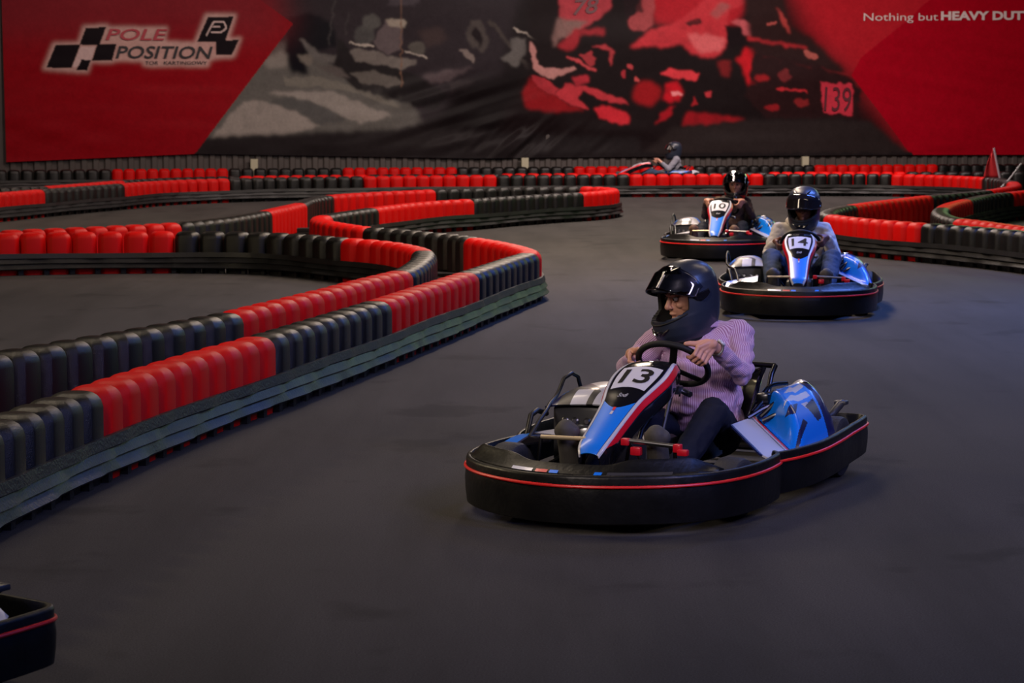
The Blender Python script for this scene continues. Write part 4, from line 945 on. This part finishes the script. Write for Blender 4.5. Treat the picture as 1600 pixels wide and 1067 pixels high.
# ================================================================== DRIVERS
def helmet(parent, c, yaw, pitch, roll=0., gloss=False, visor_up=32, dark=False, scale=1.13):
    R = Matrix.Rotation(math.radians(yaw), 4, 'Z') @ Matrix.Rotation(math.radians(pitch), 4, 'Y') @ Matrix.Rotation(math.radians(roll), 4, 'X')
    T_ = Matrix.Translation(Vector(c)) @ R @ Matrix.Scale(scale, 4)
    rings = [(-.168, .130, -.070, .080), (-.158, .147, -.088, .092), (-.135, .160, -.112, .106), (-.10, .165, -.128, .115), (-.06, .158, -.139, .121), (-.02, .149, -.146, .124), (.02, .141, -.149, .125), (.055, .130, -.147, .122), (.085, .113, -.138, .113), (.11, .092, -.120, .097), (.128, .067, -.094, .076), (.140, .038, -.062, .050), (.146, .005, -.026, .018)]
    zr = np.array([r[0] for r in rings]); n = 72; nz = 60; zs = np.linspace(-.168, .146, nz); zs = np.sort(np.concatenate([zs, [.1435]]))
    def pt(z, th, grow=0.):
        xf, xb, w_ = [np.interp(z, zr, [r[k] for r in rings]) for k in (1, 2, 3)]; cx = (xf+xb)/2; rx = (xf-xb)/2+grow; cs, sn = math.cos(th), math.sin(th)
        e = .92 if cs > 0 and z < -.06 else 1.0
        return Vector((cx+rx*math.copysign(abs(cs)**e, cs), (w_+grow)*sn, z))
    vs = []; fs = []
    for z in zs:
        for k in range(n): vs.append(pt(z, 2*PI*k/n))
    for i in range(len(zs)-1):
        for k in range(n):
            th = 2*PI*(k+.5)/n; th = th-2*PI if th > PI else th; z = (zs[i]+zs[i+1])/2; a = abs(th)
            lo = -.068+.030*(a/1.15)**2; hi = .046-.012*(a/1.15)**2
            if a < 1.15 and lo < z < hi: continue
            k2 = (k+1) % n; fs.append((i*n+k, i*n+k2, (i+1)*n+k2, (i+1)*n+k))
    vs.append(Vector((-.01, 0, .147))); t_ = len(vs)-1
    for k in range(n): fs.append(((len(zs)-1)*n+k, (len(zs)-1)*n+(k+1) % n, t_))
    o = mesh_obj('helmet', [T_ @ v for v in vs], fs, [M['helmet_gloss'] if gloss else M['helmet'], M['padding']], parent)
    finish(o, [('SMOOTH', dict(factor=.5, iterations=2)), ('SOLIDIFY', dict(thickness=.016*scale, offset=-1, material_offset=1, material_offset_rim=1))])
    sharpen(o.data, 45)
    # visor: curved shield hinged at the temples
    V_ = T_ @ Matrix.Translation((0, 0, .005)) @ Matrix.Rotation(-math.radians(visor_up), 4, 'Y') @ Matrix.Translation((0, 0, -.005))
    vs = []; fs = []; A = 1.42; na, nb = 44, 12
    for i in range(nb+1):
        for j in range(na+1):
            th = -A+2*A*j/na; a = abs(th)/A; z0 = -.062+.045*a**2.5; z1 = .062-.030*a**2.5; z = z0+(z1-z0)*i/nb
            p = pt(0 if z < .03 else z*.6, th, .007); p.z = z; p.x -= max(0, z-.02)*.30; vs.append(p)
    for i in range(nb):
        for j in range(na): fs.append((i*(na+1)+j, i*(na+1)+j+1, (i+1)*(na+1)+j+1, (i+1)*(na+1)+j))
    v = mesh_obj('visor', [V_ @ q for q in vs], fs, M['visor_dark'] if dark else M['visor'], o); finish(v, [('SOLIDIFY', dict(thickness=.003, offset=1))])
    mb = MB(); mb.tube([V_ @ vs[j] for j in range(na+1)], .003, 6); mb.build('visor_edge', M['black_gloss'], v)
    # pivots, vents, chin ridges and the bottom roll
    for sg in (-1, 1):
        q = pt(.0, sg*1.60, .004); mb = MB(); mb.add(*pivot_plate(T_, q, sg)); mb.build('visor_pivot', M['black_gloss'], o)
    mb = MB(); mb.tube([T_ @ pt(-.166, 2*PI*k/40, -.004) for k in range(40)], .009, 8, closed=True)
    mb.tube([T_ @ pt(-.082+.030*(abs(t)/1.1)**2, t, .002) for t in np.linspace(-1.1, 1.1, 25)], .0035, 8); mb.build('helmet_trim', M['black_matte'], o)
    for sg in (-1, 1):
        mb = MB(); mb.tube([T_ @ pt(z, sg*t, .002) for z, t in ((-.125, .10), (-.118, .30), (-.100, .55))], [.003, .008, .003], 8); mb.build('vent', M['black_gloss'], o)
        mb = MB(); mb.tube([T_ @ pt(z, sg*t, .001) for z, t in ((.100, .35), (.118, .55), (.128, .95))], [.004, .009, .004], 8); mb.build('vent', M['black_gloss'], o)
    mb = MB()
    mb.tube([T_ @ pt(-.112, t, .001) for t in np.linspace(-.28, .28, 7)], [.003, .006, .007, .007, .007, .006, .003], 8)
    mb.build('chin_vent', M['black_gloss'], o)
    return o, T_
def pivot_plate(T_, q, sg):
    vs = []; fs = []; pts = [(.040, .004), (.024, .016), (-.010, .022), (-.046, .026), (-.052, .010), (-.030, -.006), (.0, -.016), (.026, -.010)]
    for off in (-.006, .007):
        for a, b in pts: vs.append(T_ @ Vector((q.x+a*(1 if off < 0 else .8)+.01, q.y+sg*off-sg*abs(a)*.10, q.z+b*(1 if off < 0 else .8))))
    n = 8; fs = [tuple(range(n)), tuple(range(n, 2*n))[::-1]]+[(i, (i+1) % n, n+(i+1) % n, n+i) for i in range(n)]; return vs, fs
def grip(mb, th, side, fr_=1., turn=0., thumb=1.):
    """a hand closed round the steering wheel; side +1 = the driver's left. Returns the wrist"""
    p = rim(th); q = rim(th+4*side); tu = (q-p).normalized(); c = WC; o = (p-c); o = (o-WNn*o.dot(WNn)).normalized(); n = WNn
    if tu.dot(WE2) < 0: tu = -tu
    W = p+o*.058+n*.054-tu*.020
    for k, s_ in enumerate((.0355, .0125, -.0105, -.032)):
        ln_ = (1.0, 1.06, 1.0, .86)[k]; b = p+tu*s_
        K = b+o*.042+n*.006; P1 = b+o*.032*ln_-n*.028; P2 = b+o*.004-n*.038*ln_; P3 = b-o*.016*ln_-n*.026
        mb.cap(W+tu*s_*.42, K, .0165*fr_, .0108*fr_); mb.cap(K, P1, .0104*fr_, .0096*fr_); mb.cap(P1, P2, .0096*fr_, .0088*fr_); mb.cap(P2, P3, .0088*fr_, .0078*fr_)
        mb.ell(K+n*.002, (.0130*fr_,)*3, seg=12); mb.ell(P1, (.0112*fr_,)*3, seg=12)
    B0 = W+tu*.018+o*(-.012); B1 = p+o*.018+n*.034+tu*.034; B2 = p+o*.004+n*.027+tu*.058*thumb; B3 = p-o*.006+n*.020+tu*.070*thumb
    mb.cap(B0, B1, .019*fr_, .0145*fr_); mb.cap(B1, B2, .0140*fr_, .0120*fr_); mb.cap(B2, B3, .0120*fr_, .0102*fr_)
    mb.cap(W+o*.004, p+o*.036+n*.026, .023*fr_, .018*fr_); return W
def lerp(a, b, t): return Vector(a)*(1-t)+Vector(b)*t
def sleeve_wrinkle(amp, seed, sc=1.):
    def f(c):
        a = noise.noise(Vector((c.x*9*sc+seed, c.y*9*sc, c.z*26*sc)))+.6*noise.noise(Vector((c.x*30*sc, c.y*22*sc+seed, c.z*34*sc)))
        return amp*(a-.3*abs(a))
    return f
def driver(name_label, x, y, ang, c):
    root = empty('person', (x, y, 0), math.radians(ang)); tag(root, name_label, 'person', None)
    hd = Vector(c['head']); shL, shR, elL, elR = [Vector(c[k]) for k in ('shL', 'shR', 'elL', 'elR')]; pel = Vector(c.get('pelvis', (-.50, 0, .23)))
    knL, knR, anL, anR = [Vector(c[k]) for k in ('knL', 'knR', 'anL', 'anR')]; mid = (shL+shR)/2; fat = c.get('fat', 1.); arm = c.get('arm', 1.); vx = c.get('voxel', .005)
    # body: one continuous surface
    mb = MB(); WL = grip(mb, c['thL'], 1, c.get('hand', 1.), thumb=c.get('thumb', 1.)); WR_ = grip(mb, c['thR'], -1, c.get('hand', 1.), thumb=c.get('thumb', 1.))
    for W_, el, sh in ((WL, elL, shL), (WR_, elR, shR)):
        mb.cap(W_, lerp(W_, el, .35), .025*arm, .031*arm); mb.cap(lerp(W_, el, .35), el, .031*arm, .040*arm); mb.cap(el, sh, .040*arm, .050*arm)
    mb.ell(lerp(pel, mid, .10), (.12*fat, .15*fat, .12)); mb.ell(lerp(pel, mid, .45), (.12*fat, .135*fat, .15)); mb.ell(lerp(pel, mid, .78), (.10*fat, .145*fat, .14)); mb.cap(shL, shR, .05, .05)
    neck0 = mid+Vector((-.01, 0, .02)); Rm = Matrix.Rotation(math.radians(c['yaw']), 3, 'Z') @ Matrix.Rotation(math.radians(c['pitch']), 3, 'Y')
    hx = lambda a, b, d: hd+Rm @ Vector((a, b, d))
    mb.cap(neck0, hx(-.03, 0, -.07), .060, .056)
    mb.ell(hx(-.015, 0, .035), (.094, .078, .095), Rm, 24); mb.ell(hx(.018, 0, -.045), (.070, .060, .072), Rm, 20)      # skull, jaw
    mb.cap(hx(.082, 0, .012), hx(.104, 0, -.026), .009, .014); mb.ell(hx(.094, .012, -.030), (.010, .009, .008), Rm, 10); mb.ell(hx(.094, -.012, -.030), (.010, .009, .008), Rm, 10)   # nose
    mb.cap(hx(.072, .040, .030), hx(.080, .012, .026), .0095, .0105); mb.cap(hx(.072, -.040, .030), hx(.080, -.012, .026), .0095, .0105)   # brows
    for sg in (-1, 1): mb.ell(hx(.056, sg*.042, -.022), (.024, .022, .018), Rm, 14); mb.ell(hx(.030, sg*.050, -.008), (.040, .024, .055), Rm, 14); mb.ell(hx(-.012, sg*.080, .0), (.014, .008, .028), Rm, 10)       # cheeks, ears
    mb.ell(hx(.080, 0, -.062), (.012, .026, .008), Rm, 12); mb.ell(hx(.070, 0, -.094), (.022, .024, .018), Rm, 14)     # lips, chin
    for kn, an, sg in ((knL, anL, 1), (knR, anR, -1)):
        hip = pel+Vector((.02, sg*.09, -.03)); mb.cap(hip, kn, .075*fat, .055); mb.cap(kn, lerp(kn, an, .35), .052, .052); mb.cap(lerp(kn, an, .35), an, .052, .036); mb.cap(an, an+Vector((.05, 0, -.03)), .035, .03)
    body = fuse('body', mb, [M[c['skin']]], root, vx, 2 if vx < .005 else 3)
    for sg in (-1, 1):
        mb = MB(); e = hx(.074, sg*.0315, .008); mb.ell(e, (.0125, .0145, .0105), Rm, 14); ey = mb.build('eye', M['eye'], root)
        g = hx(.0845, sg*.0300, .007); mb = MB(); mb.ell(g, (.0035, .0062, .0062), Rm, 12); mb.build('iris', M['iris'], ey)
    mb = MB()
    for sg in (-1, 1): mb.tube([hx(.086, sg*.012, .028), hx(.087, sg*.028, .034), hx(.077, sg*.046, .030)], [.0035, .0045, .002], 6)
    mb.build('eyebrows', M['brow'], root)
    # shirt
    mb = MB(); f = fat
    mb.ell(lerp(pel, mid, .06)+Vector((0, 0, .01)), (.150*f, .185*f, .13)); mb.ell(lerp(pel, mid, .32)+Vector((.02, 0, 0)), (.155*f, .185*f, .15)); mb.ell(lerp(pel, mid, .62)+Vector((.01, 0, 0)), (.135*f, .182*f, .16)); mb.ell(lerp(pel, mid, .84), (.110*f, .175*f, .12))
    mb.cap(lerp(shL, shR, .08), lerp(shL, shR, .92), .070, .070); mb.cap(mid, neck0+Vector((.0, 0, .045)), .085, .070)
    for W_, el, sh in ((WL, elL, shL), (WR_, elR, shR)):
        cu = lerp(W_, el, c.get('cuff', .28)); mb.cap(sh, lerp(sh, el, .5), .070*arm, .064*arm); mb.cap(lerp(sh, el, .5), el, .064*arm, .056*arm); mb.cap(el, cu, .054*arm, .042*arm); mb.cap(cu, lerp(cu, W_, .12), .043*arm, .041*arm)
    shirt = fuse(c['shirt_name'], mb, [M[c['shirt']]], root, max(vx, .006), 4, sleeve_wrinkle(c.get('wr', .010), c.get('seed', 1.)))
    if c['shirt'] == 'striped_shirt': stripe_attribute(shirt, [(pel+Vector((0, 0, -.2)), mid+Vector((0, 0, .0)), .16), (lerp(shL, mid, .15), elL, .062), (elL, WL, .05), (lerp(shR, mid, .15), elR, .062), (elR, WR_, .05)])
    # trousers
    mb = MB(); mb.ell(pel+Vector((.0, 0, -.02)), (.155*f, .18*f, .115))
    for kn, an, sg in ((knL, anL, 1), (knR, anR, -1)):
        hip = pel+Vector((.02, sg*.10, -.03)); lg = c.get('leg', 1.); mb.cap(hip, kn, .094*f, .070*lg); mb.cap(kn, lerp(kn, an, .5), .068*lg, .062*lg); mb.cap(lerp(kn, an, .5), lerp(kn, an, .93), .062*lg, .052)
    fuse('trousers', mb, [M[c['trousers']]], root, max(vx, .006), 4, sleeve_wrinkle(.008, c.get('seed', 1.)+5, .8))
    for an, sg in ((anL, 1), (anR, -1)):
        mb = MB(); heel = Vector((.57, an.y, .10)); toe = Vector((.655, an.y*1.03, .350)); mb.cap(heel, lerp(heel, toe, .5), .038, .048); mb.cap(lerp(heel, toe, .5), toe, .048, .044); mb.cap(heel+Vector((-.03, 0, .03)), an+Vector((.02, 0, .01)), .040, .044)
        mb.cap(toe+Vector((-.012, -.022, -.01)), toe+Vector((-.012, .022, -.01)), .036, .036); mb.cap(lerp(heel, toe, .45)+Vector((0, -.016, 0)), lerp(heel, toe, .45)+Vector((0, .016, 0)), .036, .036)
        fuse('shoe', mb, [M[c['shoe']]], root, .006, 3)
    hm, T_ = helmet(root, hd+Rm @ Vector((0, 0, .0)), c['yaw'], c['pitch'], c.get('roll', 0), c.get('gloss', False), c.get('visor', 32), c.get('dark', False), c.get('hscale', 1.13))
    return root, WL, WR_, hm, T_
D13 = dict(head=(-.43, -.055, .835), yaw=-34, pitch=12, roll=4, shL=(-.52, .180, .665), shR=(-.44, -.175, .640), elL=(-.40, .235, .495), elR=(-.34, -.30, .50), thL=31, thR=176,
           knL=(.0, .245, .365), knR=(.02, -.22, .33), anL=(.50, .235, .13), anR=(.50, -.16, .13), skin='skin', shirt='striped_shirt', shirt_name='shirt', trousers='navy_trousers', shoe='shoe', voxel=.0032, fat=1.12, wr=.014, seed=3., visor=46, cuff=.30, arm=.94)
r13, WL, WR_, hm, T13 = driver('person in a purple striped shirt and black helmet with raised visor, driving kart 13', .657, 10.247, -115.4, D13)
# wristwatch and collar
el = Vector(D13['elL']); d = (el-WL).normalized(); cc = WL+d*.045; mb = MB(); a = d.orthogonal().normalized(); b = d.cross(a)
mb.tube([cc+(a*math.cos(t)+b*math.sin(t))*.032 for t in np.linspace(0, 2*PI, 25)[:-1]], .006, 8, closed=True); wo = mb.build('wristwatch', M['steel'], r13); wo['label'] = 'silver wristwatch'
up = (Vector((.2, .5, 1)) - d*Vector((.2, .5, 1)).dot(d)).normalized(); mb = MB(); mb.lathe([(.019, -.004), (.021, .0), (.019, .006), (.014, .008)], cc+up*.034, up, 20); mb.build('watch_face', M['white'], wo)
mid = (Vector(D13['shL'])+Vector(D13['shR']))/2; vs = []; fs = []; n = 28
for i in range(n+1):
    t = math.radians(-150+300*i/n)+PI; ca, sa = math.cos(t), math.sin(t)
    for k, (r, z) in enumerate(((.064, .100), (.078, .090), (.094, .052), (.092, .045))): vs.append((mid.x+.015-ca*0+r*1.02*math.cos(t+PI)*-1, mid.y+r*math.sin(t), mid.z+z-.028*max(0, -ca)*1.0))
for i in range(n):
    for k in range(3): fs.append((i*4+k, i*4+k+1, (i+1)*4+k+1, (i+1)*4+k))
o = mesh_obj('collar', vs, fs, M['striped_shirt'], r13); finish(o, [('SOLIDIFY', dict(thickness=.004))]); stripe_attribute(o, [((mid.x, mid.y-.2, mid.z+.08), (mid.x, mid.y+.2, mid.z+.08), .1)])
# chin strap
mb = MB(); mb.tube([T13 @ Vector(p) for p in ((-.03, .088, -.13), (-.01, .070, -.175), (.03, .03, -.185))], .008, 8); s_ = mb.build('chin_strap', M['red'], hm); s_['label'] = 'red chin strap'
D14 = dict(head=(-.44, .02, .850), yaw=-10, pitch=14, shL=(-.52, .195, .640), shR=(-.52, -.185, .640), elL=(-.40, .285, .445), elR=(-.40, -.275, .440), thL=8, thR=188, knL=(.0, .265, .43), knR=(.0, -.235, .43),
           anL=(.50, .22, .15), anR=(.50, -.20, .15), skin='skin_dark', shirt='hoodie', shirt_name='hoodie', trousers='jeans', shoe='shoe', voxel=.007, fat=1.05, arm=1.0, leg=1.2, wr=.010, seed=9., visor=30, dark=True, cuff=.18)
r14, _, _, h14, T14 = driver('person in a grey hoodie, blue jeans and black helmet, driving kart 14', 2.42, 19.6, -98, D14)
mid = (Vector(D14['shL'])+Vector(D14['shR']))/2; mb = MB()
mb.tube([mid+Vector((.10*math.cos(t)-.02, .115*math.sin(t), .075+.035*(-math.cos(t)))) for t in np.linspace(0, 2*PI, 25)[:-1]], .030, 10, closed=True)
mb.cap(mid+Vector((-.10, -.06, .10)), mid+Vector((-.10, .06, .10)), .05, .05); mb.cap(mid+Vector((-.04, .12, .10)), mid+Vector((-.08, .13, .15)), .026, .02)
fuse('hood', mb, [M['hoodie']], r14, .007, 4, sleeve_wrinkle(.006, 2.))
D10 = dict(head=(-.45, .095, .800), yaw=-2, pitch=4, shL=(-.52, .205, .600), shR=(-.52, -.075, .600), elL=(-.42, .285, .44), elR=(-.38, -.25, .44), thL=20, thR=160, knL=(.0, .225, .345), knR=(.0, -.22, .33),
           anL=(.50, .20, .13), anR=(.50, -.24, .13), skin='skin', shirt='brown_shirt', shirt_name='shirt', trousers='navy_trousers', shoe='shoe_brown', voxel=.007, fat=.88, arm=.86, hand=.95, wr=.009, seed=5., gloss=True, visor=38, cuff=.2)
r10, _, _, h10, T10 = driver('person in a dark brown top and shiny black helmet, driving kart 10', 2.40, 26.6, -102, D10)
mb = MB(); random.seed(4)
for k in range(16):
    a = -.10-.012*(k % 4); x0 = -.40+.012*(k//4); mb.tube([(x0-.02, a+.02, .66), (x0+.03+random.uniform(-.01, .01), a-.01, .62), (x0+.07+random.uniform(-.015, .015), a-.02+random.uniform(-.01, .01), .56), (x0+.08, a-.015+random.uniform(-.015, .015), .48+random.uniform(-.02, .02))], [.008, .010, .009, .003], 7)
mb.build('hair', M['hair'], r10)
DF = dict(head=(-.46, 0, .830), yaw=0, pitch=4, shL=(-.50, .185, .640), shR=(-.50, -.185, .640), elL=(-.34, .26, .44), elR=(-.34, -.26, .44), thL=25, thR=155, knL=(.0, .22, .39), knR=(.0, -.22, .39),
          anL=(.50, .20, .14), anR=(.50, -.20, .14), skin='skin', shirt='grey_shirt', shirt_name='shirt', trousers='jeans', shoe='shoe', voxel=.012, wr=.006, seed=2., dark=True, visor=30, cuff=.45)
driver('distant person in a grey top and black helmet, seen side-on, driving left', 2.8, 47.2, 181, DF)
